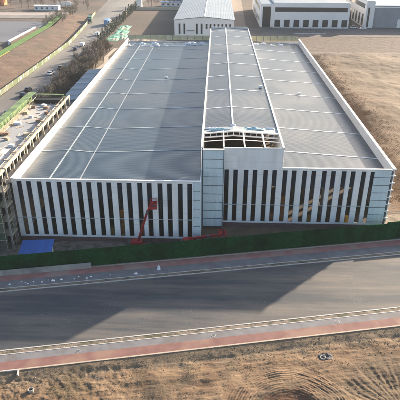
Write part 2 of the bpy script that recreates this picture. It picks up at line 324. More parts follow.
strip('near_cycle_path', -35.2, -33.5, .094, M['redpave'])
strip('near_back_edge', -35.45, -35.2, .12, M['edge'], -.1)

def dirt_z(x, y):
    a = y - SL * x                      # distance in front of the pavement: a < -35.45
    e = min(1, max(0, (-35.45 - a) / 1.6))
    z = .04 - .45 * e + e * (.25 * fbm(x, y, .22, 3) + (.02 + .11 * max(0, min(1, (-6 - x) / 8))) * fbm(x, y, 1.1, 4, 3) + .12 * fbm(x * .25, a, .9, 4, 6) + .02 * nz(x, y, 5, 3.1))
    dx, dy = x - 11.6, y + 46.2; r = math.hypot(dx, dy * 1.05)
    k = (1 / (1 + math.exp(-(r - 3.6) * 3))) * (1 / (1 + math.exp((r - 8.2) * 1.6))) * e
    z += k * (.22 + (.042 * math.sin(r * 17 + 2.6 * nz(x, y, 9, .3)) + .04 * math.sin(r * 8.6 + 3 * nz(x, y, 1, .25))) * max(.1, .8 + 1.1 * nz(x, y, 2, .45)) + .03 * fbm(x, y, 2.2, 2, 8))
    if r < 4: z -= .5 * e * (1 - r / 4) ** .5
    dx, dy = x - 27, y + 47; r = math.hypot(dx, dy); t = math.atan2(dy, dx)
    k = math.exp(-((r - 7) / 3.2) ** 2) * e
    z += k * .035 * (math.sin(t * 50 + r * .8 + 2 * nz(x, y, 4, .3)) + .5 * math.sin(t * 77 + 2 * nz(x, y, 4, .5)))
    return z
dirt_patches()
def fx(x, y):
    s = 1 if x > 0 else -1
    if abs(x) > 38: x = s * (38 + (abs(x) - 38) * 16)
    if y < -16: y = -16 + (y + 16) * 4
    return x, -35.45 + SL * x + y
grid('foreground_dirt', -45, 45, 960, -19, -.0, 260, dirt_z, M['dirt'], xf=fx, kind='structure')

def mound_col():
    D = M['mound']; n = D.node_tree; b = n.nodes['Principled BSDF']; src = b.inputs['Base Color'].links[0].from_socket
    tc = n.nodes.new('ShaderNodeTexCoord'); sp = n.nodes.new('ShaderNodeSeparateXYZ'); n.links.new(tc.outputs['Object'], sp.inputs[0])
    ns = n.nodes.new('ShaderNodeTexNoise'); ns.inputs['Scale'].default_value = .13; ns.inputs['Detail'].default_value = 10; ns.inputs['Roughness'].default_value = .65; n.links.new(tc.outputs['Object'], ns.inputs[0])
    def ramp(sock, amt, a, b_):
        q = n.nodes.new('ShaderNodeMath'); q.operation = 'MULTIPLY_ADD'; n.links.new(ns.outputs[0], q.inputs[0]); q.inputs[1].default_value = amt; n.links.new(sock, q.inputs[2])
        w_ = n.nodes.new('ShaderNodeMapRange'); w_.interpolation_type = 'SMOOTHSTEP'; n.links.new(q.outputs[0], w_.inputs[0]); w_.inputs[1].default_value = a; w_.inputs[2].default_value = b_; return w_.outputs[0]
    def mix(f, c, col):
        q = n.nodes.new('ShaderNodeMix'); q.data_type = 'RGBA'; n.links.new(f, q.inputs[0]); n.links.new(c, q.inputs[6]); q.inputs[7].default_value = (*col, 1); return q.outputs[2]
    c = mix(ramp(sp.outputs[0], 26, 72, 62), src, (.105, .064, .034))
    c = mix(ramp(sp.outputs[1], 30, 166, 180), c, (.085, .06, .043))
    n.links.new(c, b.inputs['Base Color'])
mound_col()
def mound_z(x, y):
    e = min(1, max(0, (x - 41) / 9)); e = e * e * (3 - 2 * e)
    g = min(1, max(0, (175 - y) / 18)); g = g * g * (3 - 2 * g)
    q = e * g
    return -.1 + q * (2.6 + 1.2 * fbm(x, y, .03, 3) + .22 * fbm(x * 1.3, y * .7, .13, 5, 2)) + .15 * fbm(x, y, .4, 3) * min(1, max(0, (x - 37.5) / 2))
grid('earth_mound', 37, 150, 210, 8, 235, 300, mound_z, M['mound'], kind='structure')

# land on the left: service road, slope, turf, lot
def quadz(name, pts, z, mtl, **k):
    return MB().face([(x, y, z) for x, y in pts]).build(name, mtl, kind='structure', **k)
quadz('side_road', [(-77, -20), (-61, -20), (-62.5, 120), (-60, 175), (-62, 300), (-50, 900), (-130, 900), (-92, 380), (-86, 300), (-76, 185)], -.03, M['oldroad'])
grid('embankment', 0, 1, 24, -20, 290, 150, lambda x, y: 0, M['slope'], kind='structure')
o = bpy.data.objects['embankment']
for v in o.data.vertices:
    t = v.co.x; y = v.co.y
    xa = -77.4 - max(0, (y - 190) * .09); xb = -98.5 - max(0, (y - 240) * .12)
    v.co.x = xa + (xb - xa) * t; v.co.z = .02 + 1.6 * math.sin(t * math.pi * .55) + .25 * fbm(v.co.x, y, .15, 3) * min(1, 4 * t)
o.data.update()
def ribbon(name, pts, w0, w1, z, mtl):
    mb = MB()
    for (x0, y0), (x1, y1) in zip(pts, pts[1:]):
        mb.face([(x0 + w0, y0, z), (x1 + w0, y1, z), (x1 + w1, y1, z), (x0 + w1, y0, z)])
    return mb.build(name, mtl, kind='structure')
tl = [(-98.5, -20), (-98.5, 160), (-99, 232), (-104, 280)]
ribbon('turf_strip', tl, -4.2, .3, 1.75, M['grassgreen'])
ribbon('yellow_edging', tl[:2], .3, .75, 1.78, M['yellow'])
quadz('vacant_lot', [(-260, 205), (-104, 190), (-103, 262), (-260, 262)], .0, mat('lot_asphalt', (.11, .12, .14), (.16, .165, .18), .05, .8, stretch=(.3, 1, 1)))
quadz('cross_street', [(-330, 268), (-108, 276), (-104, 292), (-330, 284)], .0, M['oldroad'])
quadz('cross_street_light_band', [(-330, 284.3), (-104, 292.3), (-104, 305), (-330, 300)], -.02, mat('pale_dust', (.32, .27, .24), (.38, .33, .3), .05, .9))
quadz('gravel_apron', [(14, 216), (150, 216), (150, 243.5), (14, 243.5)], -.02, mat('grey_gravel', (.11, .10, .092), (.15, .137, .125), .25, .95, bump=.1, c3=(.09, .075, .06), s3=.05))
quadz('works_lane', [(11.3, 216), (19, 216), (24, 500), (15, 500)], -.01, mat('lane_dirt', (.20, .16, .13), (.26, .21, .17), .2, .95))
mb = MB()
pp = [(-49, 106), (-47.5, 118), (-50.5, 130), (-48.5, 145), (-51, 158), (-50, 178)]
for (x0, y0), (x1, y1) in zip(pp, pp[1:]): mb.face([(x0 - 1, y0, .0), (x0 + 1, y0, 0), (x1 + 1, y1, 0), (x1 - 1, y1, 0)])
mb.build('dirt_track', mat('pale_track', (.38, .33, .27), (.45, .4, .33), .5, .95), kind='structure')
quadz('hall_surrounds', [(-60, -20), (-36.3, -15), (-36.3, 150), (-60, 150)], -.05, mat('site_soil', (.15, .115, .08), (.22, .17, .12), .3, .95, bump=.1, c3=(.1, .085, .06), s3=.1))

# ---------------------------------------------------------------- the factory
H = 13.06; FY = -6.7; XL, XR = -36.0, 36.0; MX0, MX1 = -1.2, 14.4; LEN = 134.0; MH = 17.2
fac = empty('factory_building', (0, 0, 0), label='large factory hall with striped white front and ribbed grey roof beside the road', cat='building')
TW = .25
bandT = 12.65; bandB = 1.25; PL = .95
def front(x_list, y, x0, x1, ztop, zwin, nm):
    """white cladding as full-height piers between openings (butted), bands above and below"""
    mb = MB(); w = MB()
    xs = [x0]
    for a, b_ in x_list: xs += [a, b_]
    xs.append(x1)
    for i in range(0, len(xs), 2):
        if xs[i + 1] - xs[i] > .01: mb.box(xs[i], xs[i + 1], y, y + TW, bandB, zwin)
    mb.box(x0, x1, y, y + TW, zwin, ztop); mb.box(x0, x1, y - .03, y + TW, PL, bandB)
    mb.build(nm, M['white'], fac)
pairsL = []; pairsR = []
# openings placed from the photograph's stripes
for k in range(9):
    c = -33.76 + k * 3.716
    pairsL += [(c - 1.34, c - .40), (c + .40, c + 1.34)]
for k in range(8):
    c = 4.55 + k * 3.77
    pairsR += [(c - 1.33, c - .40), (c + .40, c + 1.33)]
front(pairsL, FY, XL, -2.55, H, bandT, 'front_wall')
front([p for p in pairsR], 0, 3.1, 32.1, H, bandT, 'front_wall')
def winset(pairs, y):
    for a, b_ in pairs:
        fr = MB().box(a, a + .06, y + .10, y + .2, bandB, bandT).box(b_ - .06, b_, y + .10, y + .2, bandB, bandT).box(a + .06, b_ - .06, y + .09, y + .21, 4.97, 5.10).build('window', M['frame'], fac)
        MB().box(a + .06, b_ - .06, y + .12, y + .18, 9.2, bandT).build('spandrel', M['windowdark'], fr)
        MB().box(a + .06, b_ - .06, y + .14, y + .155, 5.10, 9.2).build('pane', M['pane'], fr)
        MB().box(a + .06, b_ - .06, y + .14, y + .155, bandB, 4.97).build('pane', M['pane'], fr)
winset(pairsL, FY); winset(pairsR, 0)
# horizontal tie rail across the fronts at the transom
MB().box(XL + .05, -2.6, FY - .04, FY - .003, 5.0, 5.05).build('tie_rail', M['frame'], fac)
MB().box(3.15, 32.0, -.04, -.003, 5.0, 5.05).build('tie_rail', M['frame'], fac)
pl = MB().box(XL + .05, MX0, FY + .03, FY + .25, -.1, PL).box(3.1, XR - .6, .03, .25, -.1, PL).build('plinth', M['plinth'], fac)
# raised front (white box) over the middle
MB().box(3.1, MX1, -.02, .25, H, MH).build('raised_front_wall', M['white'], fac)
# grey ribbed corner panels and the recessed stair tower strip
def grey_strip(x0, x1, y, z0, z1, rows, nm):
    p = MB().box(x0, x1, y, y + .2, z0, z1).build(nm, M['lightgrey'], fac)
    rl = MB()
    for i in range(rows + 1):
        z = z0 + (z1 - z0) * i / rows; rl.box(x0, x1, y - .07, y - .002, max(z - .04, z0), min(z + .04, z1) if i else z0 + .08)
    rl.build('girt', M['rail'], p)
grey_strip(-2.55, -1.25, FY, 0, H, 7, 'corner_panel')
grey_strip(-.85, 3.1, -1.2, .6, MH - .1, 9, 'tower_panel')
grey_strip(32.1, 35.3, 0, 0, H, 8, 'corner_panel')
mb = MB().box(-1.25, -1.13, FY, -.0, 0, H).box(3.1 - .12, 3.1, -1.0, 0, 0, MH - .1).build('return_wall', M['lightgrey'], fac)
post = MB().box(-1.13, -.87, -1.25, -1.0, 0, MH + .3).build('corner_post', M['rail'], fac)
post = MB().box(2.98, 3.09, -1.3, -1.2, 0.6, MH).build('corner_post', M['rail'], fac)
cap = MB().box(-1.2, 3.1, -1.3, -.8, MH - .1, MH + .05).build('tower_coping', M['white'], fac)
# right corner: dark recess with bracket ends
MB().box(35.45, 35.75, .15, .5, 0, H - .4).build('corner_post', M['rail'], fac)
for i in range(8): MB().box(35.3, 36.25, -.02, .12, .9 + i * 1.55, 1.08 + i * 1.55).build('girt_bracket', M['white'], fac)
# side and back walls; the right one carries paired strips that let the sun in
wl = MB().box(XL, XL + .25, FY + .25, LEN, 0, H).build('left_wall', M['white'], fac)
mb = MB(); wy = [(y0 + dy, y0 + dy + 1.6) for y0 in range(3, 132, 6) for dy in (0, 2.6) if y0 + dy + 1.6 < 133 and y0 not in (9, 15, 27, 33, 45)]
prev = .25
for a, b_ in wy: mb.box(XR - .25, XR, prev, a, 1.2, 10.5); prev = b_
mb.box(XR - .25, XR, prev, LEN, 1.2, 10.5); mb.box(XR - .25, XR, .25, LEN, 0, 1.2); mb.box(XR - .25, XR, .25, LEN, 10.5, H)
mb.build('right_wall', M['white'], fac)
MB().box(XL + .25, XR - .25, LEN - .25, LEN, 0, 12).build('back_wall', M['white'], fac)
# parapets
pr = MB().box(XL - .12, XL + .55, FY - .1, LEN, H, H + .22).build('parapet_coping', M['parapet'], fac)
MB().box(XL + .25, XL + .42, FY + .25, LEN - .25, 10.8, H).build('parapet_lining', M['parapet'], fac)
pr = MB().box(XR - .5, XR + .12, -.1, LEN, H, H + .22).build('parapet_coping', M['parapet'], fac)
MB().box(XR - .42, XR - .25, .25, LEN - .25, 10.5, H).build('parapet_lining', M['parapet'], fac)
MB().box(XL + .55, -1.2, FY - .08, FY + .32, H, H + .12).build('front_coping', M['white'], fac)
MB().box(MX1 + .05, XR - .5, -.08, .32, H, H + .12).build('front_coping', M['white'], fac)
# roofs
prof_l = [(-35.58, 11.75), (-29.7, 12.1), (-24.2, 11.65), (-1.2, 12.6)]
prof_r = [(14.4, 12.6), (35.58, 11.1)]
prof_m = [(-1.2, 17.05), (5.0, 17.6), (14.4, 17.05)]
def roofmesh(prof, y0, y1, name, mtl):
    mb = MB(); prof2 = prof + [(x, z - .22) for x, z in prof[::-1]]
    mb.prism(prof2, 'y', y0, y1); return mb.build(name, mtl, fac)
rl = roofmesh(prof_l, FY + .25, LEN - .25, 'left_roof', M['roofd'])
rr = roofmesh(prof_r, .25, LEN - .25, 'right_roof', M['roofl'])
rm = roofmesh(prof_m, 11.2, LEN, 'raised_roof', M['roofl'])
def cross_strip(prof, y, wd, parent, mtl, up=.03, ins=(0, 0)):
    mb = MB(); P = [(x, z) for x, z in prof]
    P[0] = (P[0][0] + ins[0], P[0][1]); P[-1] = (P[-1][0] - ins[1], P[-1][1])
    poly = [(x, z + up + .03) for x, z in P] + [(x, z + .004) for x, z in P[::-1]]
    mb.prism(poly, 'y', y - wd / 2, y + wd / 2); return mb.build('skylight_strip', mtl, parent)
ys = [10.2, 25.0, 40.0, 54.5, 69.8, 84.3, 99.5, 115.5]
for y in ys:
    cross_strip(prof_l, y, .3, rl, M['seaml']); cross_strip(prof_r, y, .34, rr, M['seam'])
for y in ys[1:] + [128]: cross_strip(prof_m, y - .6, .34, rm, M['seam'], ins=(.25, .25))
def zat(prof, x):
    for (a, za), (b_, zb) in zip(prof, prof[1:]):
        if a <= x <= b_: return za + (zb - za) * (x - a) / (b_ - a)
MB().box(-29.83, -29.57, FY + .4, LEN - 8, 12.05, 12.17).build('ridge_flashing', M['seaml'], rl)
MB().box(-24.3, -24.1, FY + .4, LEN - 10, 11.6, 11.69).build('valley_flashing', M['seamdim'], rl)
MB().box(4.83, 5.17, 11.3, LEN, 17.5, 17.7).build('ridge_flashing', M['seam'], rm)
# raised part: side walls with white copings that run on to the front
for x0, x1, nm in ((MX0 - .1, MX0 + .25, 'clerestory_wall'), (MX1 - .25, MX1 + .1, 'clerestory_wall')):
    MB().box(x0, x1, .25, LEN, 11.5, 16.95).build(nm, M['white'], fac)
MB().box(MX0 - .14, MX0 + .26, 0, LEN + .1, 16.95, 17.32).build('clerestory_coping', M['parapet'], fac)
MB().box(MX1 - .26, MX1 + .14, 0, LEN + .1, 16.95, 17.32).build('clerestory_coping', M['parapet'], fac)
MB().box(MX0 + .3, MX1 - .3, LEN - .3, LEN + .1, 11.5, 17.9).build('gable_wall', M['parapet'], fac)
# unfinished bay at the front of the raised roof: open rafters, lattice beam, loose membrane
for x in (3.0, 7.0, 10.8):
    z = zat(prof_m, x); MB().bar((x, .3, MH + .0), (x, 8.2, z + .1), .14).bar((x, 8.2, z - .8), (x, 8.2, z), .12).build('rafter', M['white'], fac)
mb = MB()
for i in range(26):
    x = -.8 + i * .585
    if i % 2 == 0: mb.bar((x, 7.6, zat(prof_m, x) - .75), (x, 7.6, zat(prof_m, x) + .1), .05)
P = [(x, zat(prof_m, x)) for x in (-.9, 2, 5, 10, 14.1)]
for (xa, za), (xb, zb) in zip(P, P[1:]):
    mb.bar((xa, 7.6, za + .12), (xb, 7.6, zb + .12), .13); mb.bar((xa, 7.6, za - .75), (xb, 7.6, zb - .75), .13)
mb.build('lattice_beam', M['white'], fac)
mb = MB()
for (xa, za), (xb, zb) in zip(P, P[1:]): mb.bar((xa, 3.6, za - .1), (xb, 3.6, zb - .1), .06)
mb.build('purlin', M['white'], fac)
dk = MB().prism([(x, z - .02) for x, z in prof_m] + [(x, z - .14) for x, z in prof_m[::-1]], 'y', 7.9, 11.2).build('roof_deck', mat('bare_deck', (.33, .38, .40), (.48, .52, .53), .6, .6), fac)
MB().box(MX0 + .3, MX1 - .3, .3, 11, 12.2, 12.3).build('bay_shade_deck', M['dark'], fac)  # sheet coloured near-black as the shade inside the open bay
def lump(name, cx, cy, cz, lx, ly, h, mtl, lab, cat, group=None, seed=0, parent=None, rz=0):
    """low irregular heap / folded sheet"""
    nx, ny = 12, 7; mb = MB(); v = []
    for j in range(ny + 1):
        for i in range(nx + 1):
            u = -1 + 2 * i / nx; t = -1 + 2 * j / ny
            e = max(0, 1 - abs(u) ** 4) * max(0, 1 - abs(t) ** 4)
            v.append((u * lx / 2 * (1 + .12 * nz(seed, t * 2)), t * ly / 2 * (1 + .18 * nz(u * 2, seed)), h * e * (.65 + .9 * nz(u * 2.3 + seed, t * 2.3, seed)) - .02))
    mb.v = v; mb.f = [(j * (nx + 1) + i, j * (nx + 1) + i + 1, (j + 1) * (nx + 1) + i + 1, (j + 1) * (nx + 1) + i) for j in range(ny) for i in range(nx)]
    i0 = len(mb.v); mb.v += [(-lx / 2, -ly / 2, -.03), (lx / 2, -ly / 2, -.03), (lx / 2, ly / 2, -.03), (-lx / 2, ly / 2, -.03)]; mb.f.append((i0 + 3, i0 + 2, i0 + 1, i0))
    o = mb.build(name, mtl, parent); o.location = (cx, cy, cz); o.rotation_euler = (0, 0, rz)
    return tag(o, lab, cat, group)
for i, (x, y, lx, ly, mt, lab) in enumerate([
    (.9, 10.5, 3.6, .8, 'litter', 'pale membrane roll at the left of the open raised roof edge'),
    (5.0, 11.6, 1.2, .7, 'litter', 'small pale bundle at the ridge above the open roof bay'),
    (9.2, 10.2, 4.6, 1.4, 'cyan', 'cyan membrane sheet right of the ridge above the open bay'),
    (2.6, 9.2, 5.0, .8, 'cyan', 'thin cyan membrane strip left of the ridge above the open bay'),
    (12.6, 10.9, 2.2, .7, 'litter', 'pale bundle near the right end of the open roof bay')]):
    lump('membrane_roll', x, y, zat(prof_m, x) + .0, lx, ly, .35, M[mt], lab, 'roll', 'loose roofing rolls by the open bay', seed=i * 3.1 + 1)
for i, x in enumerate((-34.4, -29.2, -24.3, -22.6, -10.5, -8.8, -7.4, -4.6)):
    lump('roofing_bundle', x, 124.5 + (i % 3) * 2.0, zat(prof_l, x), 1.8 + (i % 3) * .9, 1.6, .7, M['litter'], 'pale bundle of roofing material at the far end of the left roof', 'bundle', 'roofing bundles at the far end of the left roof', seed=i * 2.2)
for i, x in enumerate((17.5, 20.5, 24.0, 27.5)):
    lump('roofing_bundle', x, 126.5 + (i % 2) * 2.0, zat(prof_r, x), 2.4, 1.4, .6, M['litter'], 'pale bundle of roofing material at the far end of the right roof', 'bundle', 'roofing bundles at the far end of the right roof', seed=i * 1.7 + 30)
mtw = mat('wet_membrane', (.05, .08, .13), (.12, .18, .24), .4, .35, c3=(.4, .45, .48), s3=.5, t3=(.56, .62))
cov = MB().prism([(x, z + .04) for x, z in prof_l] + [(x, z + .004) for x, z in prof_l[::-1]], 'y', 123, 133.3).build('uncovered_deck', mtw, rl)
for x, y, lab in ((25.3, 55.6, 'small pale box on the right roof near its middle'), (13.0, 42.6, 'small pale box on the raised roof by its right coping'), (-14.3, 71.6, 'small pale box alone on the left roof')):
    pf = prof_r if x > 14.4 else prof_m if x > -1.2 else prof_l
    t = empty('roof_box', (x, y, zat(pf, x)), label=lab, cat='box', group='small boxes on the roofs')
    MB().box(-.4, .4, -.35, .35, 0, .55).build('body', M['litter'], t, bevel=.03); MB().box(-.46, .46, -.41, .41, .551, .62).build('lid', M['frame'], t)
# hall interior
MB().box(XL + .3, XR - .3, FY + .3, LEN - .3, -.09, .06).build('hall_floor', M['floor'], fac)
for y in range(6, 66, 15):
    for x in (-28, -19, -10, -1, 14.2, 24):
        MB().box(x - .2, x + .2, y - .2, y + .2, .06, 11.0).build('steel_column', M['steel'], fac)
# stacks added and coloured to stand in for sunlit glints behind the glass
def stack(x, y, lx, ly, h, mtl, lab):
    t = empty('glint_stack', (x, y, .06), label=lab, cat='stack', group='added orange stacks imitating sunlit glints inside the hall')
    pb = MB()
    for k in range(3): pb.box(-lx / 2, lx / 2, -ly / 2 + k * (ly / 2 - .08), -ly / 2 + k * (ly / 2 - .08) + .16, 0, .12)
    pb.build('pallet', M['ochre'], t); b_ = MB(); n = max(1, int(h / .5))
    for k in range(n): b_.box(-lx / 2 + .04 * (k % 2), lx / 2 - .04, -ly / 2, ly / 2 - .05 * (k % 2), .12 + k * .5, .12 + k * .5 + .44)
    b_.build('load', mtl, t)
for x, y, h, l in ((-16.2, -5.6, 6.6, 'tall added orange stack behind the glass left of the raised red lift'), (-18.6, -5.6, 2.6, 'low added orange stack behind the glass beside the tall orange one'), (-11.9, -5.6, 3.6, 'added orange stack behind the glass right beside the red lift'),
                   (13.0, 1.2, 2.8, 'low added yellow stack behind the glass under the end of the raised front'), (15.0, 1.2, 6.6, 'tall added orange stack behind the glass just right of the raised front'), (20.4, 1.2, 2.2, 'low added orange stack behind the fourth window pair from the right'), (28.0, 1.2, 2.0, 'low added orange stack behind the second window pair from the right')):
    stack(x, y - .0, 1.6, 1.0, h, M['glow'] if h > 2.7 else M['yellow'], l)

# roof edge fence at the back
def rfence(x0, x1, n, lab):
    t = empty('edge_fence', (x0, LEN + .2, 12), label=lab, cat='fence', group='yellow green edge fences at the back of the roof'); L = x1 - x0
    for i in range(n + 1): MB().box(i * L / n - .06, i * L / n + .06, -.06, .06, 0, 2.45).build('post', M['rail'], t)
    for i in range(n): MB().box(i * L / n + .1, (i + 1) * L / n - .1, -.02, .02, .5, 2.3).build('panel', M['fence'], t)
rfence(-36, -1.6, 11, 'long yellow green edge fence along the back of the left roof')
rfence(15.2, 35.5, 7, 'short yellow green edge fence along the back of the right roof')

# ---------------------------------------------------------------- turf-covered hoarding along the pavement
hb = empty('site_hoarding', (0, -10.95, 0), math.atan(SL), label='long dark green turf covered hoarding between the pavement and the factory', cat='hoarding')
L0, L1 = -52, 55
n = 44; pw = (L1 - L0) / n
for i in range(n):
    xa = L0 + i * pw; xb = xa + pw - .025; h = 3.6 + .05 * nz(i * 1.7, 0) + (.3 if xa > 35.5 else 0); tl_ = .04 * nz(i * 2.3, 5); mb = MB(); K = 6
    for j in range(K + 1):
        x = xa + (xb - xa) * j / K; w1 = .03 * math.sin(math.pi * j / K) + .02 * nz(x, 1, 0, 2); hh = h + .02 * nz(x, 9, 0, 1.5) - .03 * math.sin(math.pi * j / K)
        mb.v += [(x, -.10 - w1, .02), (x, -.11 - 1.6 * w1 - tl_, 1.9), (x, -.10 - w1 - tl_, hh), (x, .06 - tl_, hh), (x, .06, .02)]
    for j in range(K):
        a = j * 5; mb.f += [(a + q, a + 5 + q, a + 6 + q, a + 1 + q) for q in range(4)]
    mb.f += [(0, 1, 2, 3, 4), tuple(K * 5 + q for q in (4, 3, 2, 1, 0))]
    mb.build('turf_panel', M['turf'], hb)
    MB().box(xa - .06, xa - .004, -.09, .05, 0, h - .02).build('edge_strip', M['turf'], hb)
for i in range(22): MB().bar((L0 + 2 + i * 5, .2, 0), (L0 + 2 + i * 5, .2, 2.8), .05).bar((L0 + 2 + i * 5, 1.5, 0.03), (L0 + 2 + i * 5, .22, 2.2), .04).build('prop', M['steel'], hb)
# low concrete wall piece
t = MB().box(-16.5, 0, -.15, .15, -.1, 1.05).build('low_concrete_wall', M['concrete'], bevel=.02, label='low grey concrete wall piece in front of the green hoarding', cat='wall')
t.location = (-20.4, -11.75 + SL * -20.4, 0.06); t.rotation_euler = (0, 0, math.atan(SL))

mat_rust = mat('rusty_bar', (.2, .11, .07), (.3, .18, .12), 3, .9)
# ---------------------------------------------------------------- unfinished concrete building at the left
cb = empty('concrete_building', (0, 0, 0), label='unfinished concrete frame building with green scaffold netting left of the hall', cat='building')
X0, X1, Y0, Y1 = -46.8, -38.4, -9.0, 41.0; TOP = 13.6
for z in (0.3, 4.6, 8.9): MB().box(X0, X1 - .45, Y0, Y1, z - .25, z).build('floor_slab', M['concrete'], cb)
MB().box(X0, X1 - .45, Y0, Y1, TOP - .45, TOP - .12).build('roof_slab', mat('screed', (.30, .31, .33), (.40, .41, .42), .25, .9, c3=(.46, .44, .40), s3=.12, t3=(.5, .58)), cb)
for i in range(13):
    y = Y0 + .2 + i * (Y1 - Y0 - .4) / 12
    MB().box(X1 - .4, X1, y - .2, y + .2, 0, TOP - .5).build('column', M['ochre'], cb)
    MB().bar((X1 - .2, y, TOP), (X1 - .2, y, TOP + 1.0), .05).build('guard_post', M['ochre'], cb)
for z in (4.6, 8.9, TOP): MB().box(X1 - .42, X1 + .02, Y0 - .05, Y1, z - .5, z - .002).build('edge_beam', M['ochre'], cb)
MB().bar((X1 - .2, Y0, TOP + .95), (X1 - .2, Y1, TOP + .95), .05).build('guard_rail', M['ochre'], cb)
for z in (2.6, 5.6, 8.6, 11.6): MB().box(X1 + .02, -36.25, Y0 - .6, Y0 + 1.9, z, z + .3).build('landing', M['ochre'], cb)
for y in (Y0 - .7, Y0 + 1.7): MB().box(-36.75, -36.45, y, y + .25, 0, 13.2).build('stair_column', M['concrete'], cb)
MB().box(X1 + .1, X1 + .3, Y0 - .6, Y0 + 1.9, 0, 13).build('stair_wall', M['dark'], cb)
for x in (-46, -42.5): 
    for i in range(5): MB().box(x - .2, x + .2, Y0 + 2 + i * 11 - .2, Y0 + 2 + i * 11 + .2, 0, TOP - .5).build('column', M['concrete'], cb)
for i in range(13):
    y = -5.5 + i * (Y1 + 5) / 12
    MB().box(-37.35, -37.05, y - .15, y + .15, 12.1, 14.75).build('column', M['ochre'], cb); MB().box(X1 - .4, -37.35, y - .12, y + .12, 14.5, 14.75).build('cross_beam', M['ochre'], cb)
MB().box(-37.4, -37.0, -6.2, Y1, 14.751, 15.05).build('edge_beam', M['ochre'], cb)
MB().box(X1 - .35, X1 - .2, Y0 + .5, Y1 - .5, 9.0, 10.2).build('infill_wall', M['concrete'], cb)
MB().box(X1 + .05, -36.15, -6.0, Y1, 11.9, 12.1).build('link_slab', mat('pale_screed', (.48, .43, .36), (.56, .5, .42), .4, .9), cb)
# nets: front dark green, back and left brighter green, wavy between poles
def net(name, p, q, z0, z1, mtl, th=.25, seed=0):
    p = Vector((*p, 0)); q = Vector((*q, 0)); L = (q - p).length; d = (q - p) / L; nn = Vector((-d.y, d.x, 0)); n = int(L / .7); mz = 14; mb = MB()
    for s in (0, 1):
        for j in range(mz + 1):
            for i in range(n + 1):
                z = z0 + (z1 - z0) * j / mz; c = p + d * (L * i / n)
                wv = .22 * abs(math.sin(i * math.pi / 3)) * (.5 + .5 * abs(math.sin(j * math.pi / 4.7))) + .12 * nz(i * .7, j * .7, seed)
                c = c + nn * (wv + (.05 if s else 0)); mb.v.append((c.x, c.y, z))
    K = (n + 1) * (mz + 1)
    for s in (0, 1):
        for j in range(mz):
            for i in range(n):
                a = s * K + j * (n + 1) + i; q4 = (a, a + 1, a + n + 2, a + n + 1); mb.f.append(q4 if s else q4[::-1])
    return mb.build(name, mtl, cb)
net('scaffold_net', (X0 - 1, Y0 - 1.3), (-37.1, Y0 - 1.3), 0, TOP + .6, M['darknet'])
net('scaffold_net', (X1, Y1 + 1.2), (X0 + 7.2, Y1 + 1.2), 0, TOP + 1.5, M['greennet'], seed=4)
for i in range(6):
    x = -37.3 - i * 1.9; MB().bar((x, Y0 - 1.55, 0), (x, Y0 - 1.55, TOP + 1.2), .04, n=6).build('scaffold_pole', M['ochre'], cb)
for k in range(8): MB().bar((X0 - 1, Y0 - 1.6, .3 + k * 1.85), (-37.0, Y0 - 1.6, .3 + k * 1.85), .035, n=6).build('scaffold_rail', M['ochre'], cb)
for k in range(7): MB().bar((-36.3, Y0 - .9, 1.2 + k * 1.85), (-36.3, Y0 + 1.9, 1.2 + k * 1.85), .035, n=6).build('scaffold_rail', M['ochre'], cb)
for y in (Y0 - .9, Y0 + .5, Y0 + 1.9): MB().bar((-36.3, y, 0), (-36.3, y, TOP + .8), .04, n=6).build('scaffold_pole', M['ochre'], cb)
# left scaffold walkway: band of netting with a deck
SX = -47.3
MB().box(SX + .25, SX + 1.5, Y0, Y1, TOP - .1, TOP + .05).build('scaffold_deck', M['ochre'], cb)
net('scaffold_net', (SX - .3, Y1 + 1), (SX - .3, Y0 - 1), 6, TOP + 1.9, M['greennet'], seed=8)
MB().box(SX - .9, SX + .95, Y0 - 1, Y1 + 1, TOP + 1.75, TOP + 1.9).build('net_capping', M['greennet'], cb)
MB().box(X1 - 8.4, X1 - .5, Y1 + .3, Y1 + 1.2, TOP + 1.3, TOP + 1.45).build('net_capping', M['greennet'], cb)
for i in range(26): MB().bar((SX + 1.4, Y0 + i * 2, TOP - 1), (SX + 1.4, Y0 + i * 2, TOP + 1.7), .05, n=6).build('scaffold_pole', M['ochre'], cb)
MB().bar((SX + 1.4, Y0, TOP + 1.0), (SX + 1.4, Y1, TOP + 1.0), .04, n=6).build('scaffold_rail', M['ochre'], cb)
MB().box(X1 - 7.5, X1 - .6, Y1 - 2.6, Y1 - .2, TOP - .12, TOP + .9).build('stair_head', M['dark'], cb)
for i in range(13):
    y = Y0 + .6 + i * (Y1 - Y0 - 1) / 12
    for xx in (X1 - 1.2, SX + 2.2):
        mb = MB()
        for dx in (-.12, .12):
            for dy in (-.12, .12): mb.bar((xx + dx, y + dy, TOP - .12), (xx + dx + .06 * nz(i, dx, 1), y + dy, TOP + .75), .018, n=4)
        mb.bar((xx - .12, y - .12, TOP + .3), (xx + .12, y + .12, TOP + .3), .018).bar((xx + .12, y - .12, TOP + .3), (xx - .12, y + .12, TOP + .3), .018)
        mb.build('starter_bars', mat_rust, cb)
for i in range(26):
    x = random.uniform(-45.2, -39.6); y = random.uniform(-6, 38); a = random.uniform(-.5, 2)
    L = random.uniform(.8, 1.9)
    MB().bar((x, y, TOP - .06), (x + L * math.cos(a), y + L * math.sin(a), TOP - .05), .05).build('loose_plank', M['ochre'] if i % 3 else M['litter'], cb)
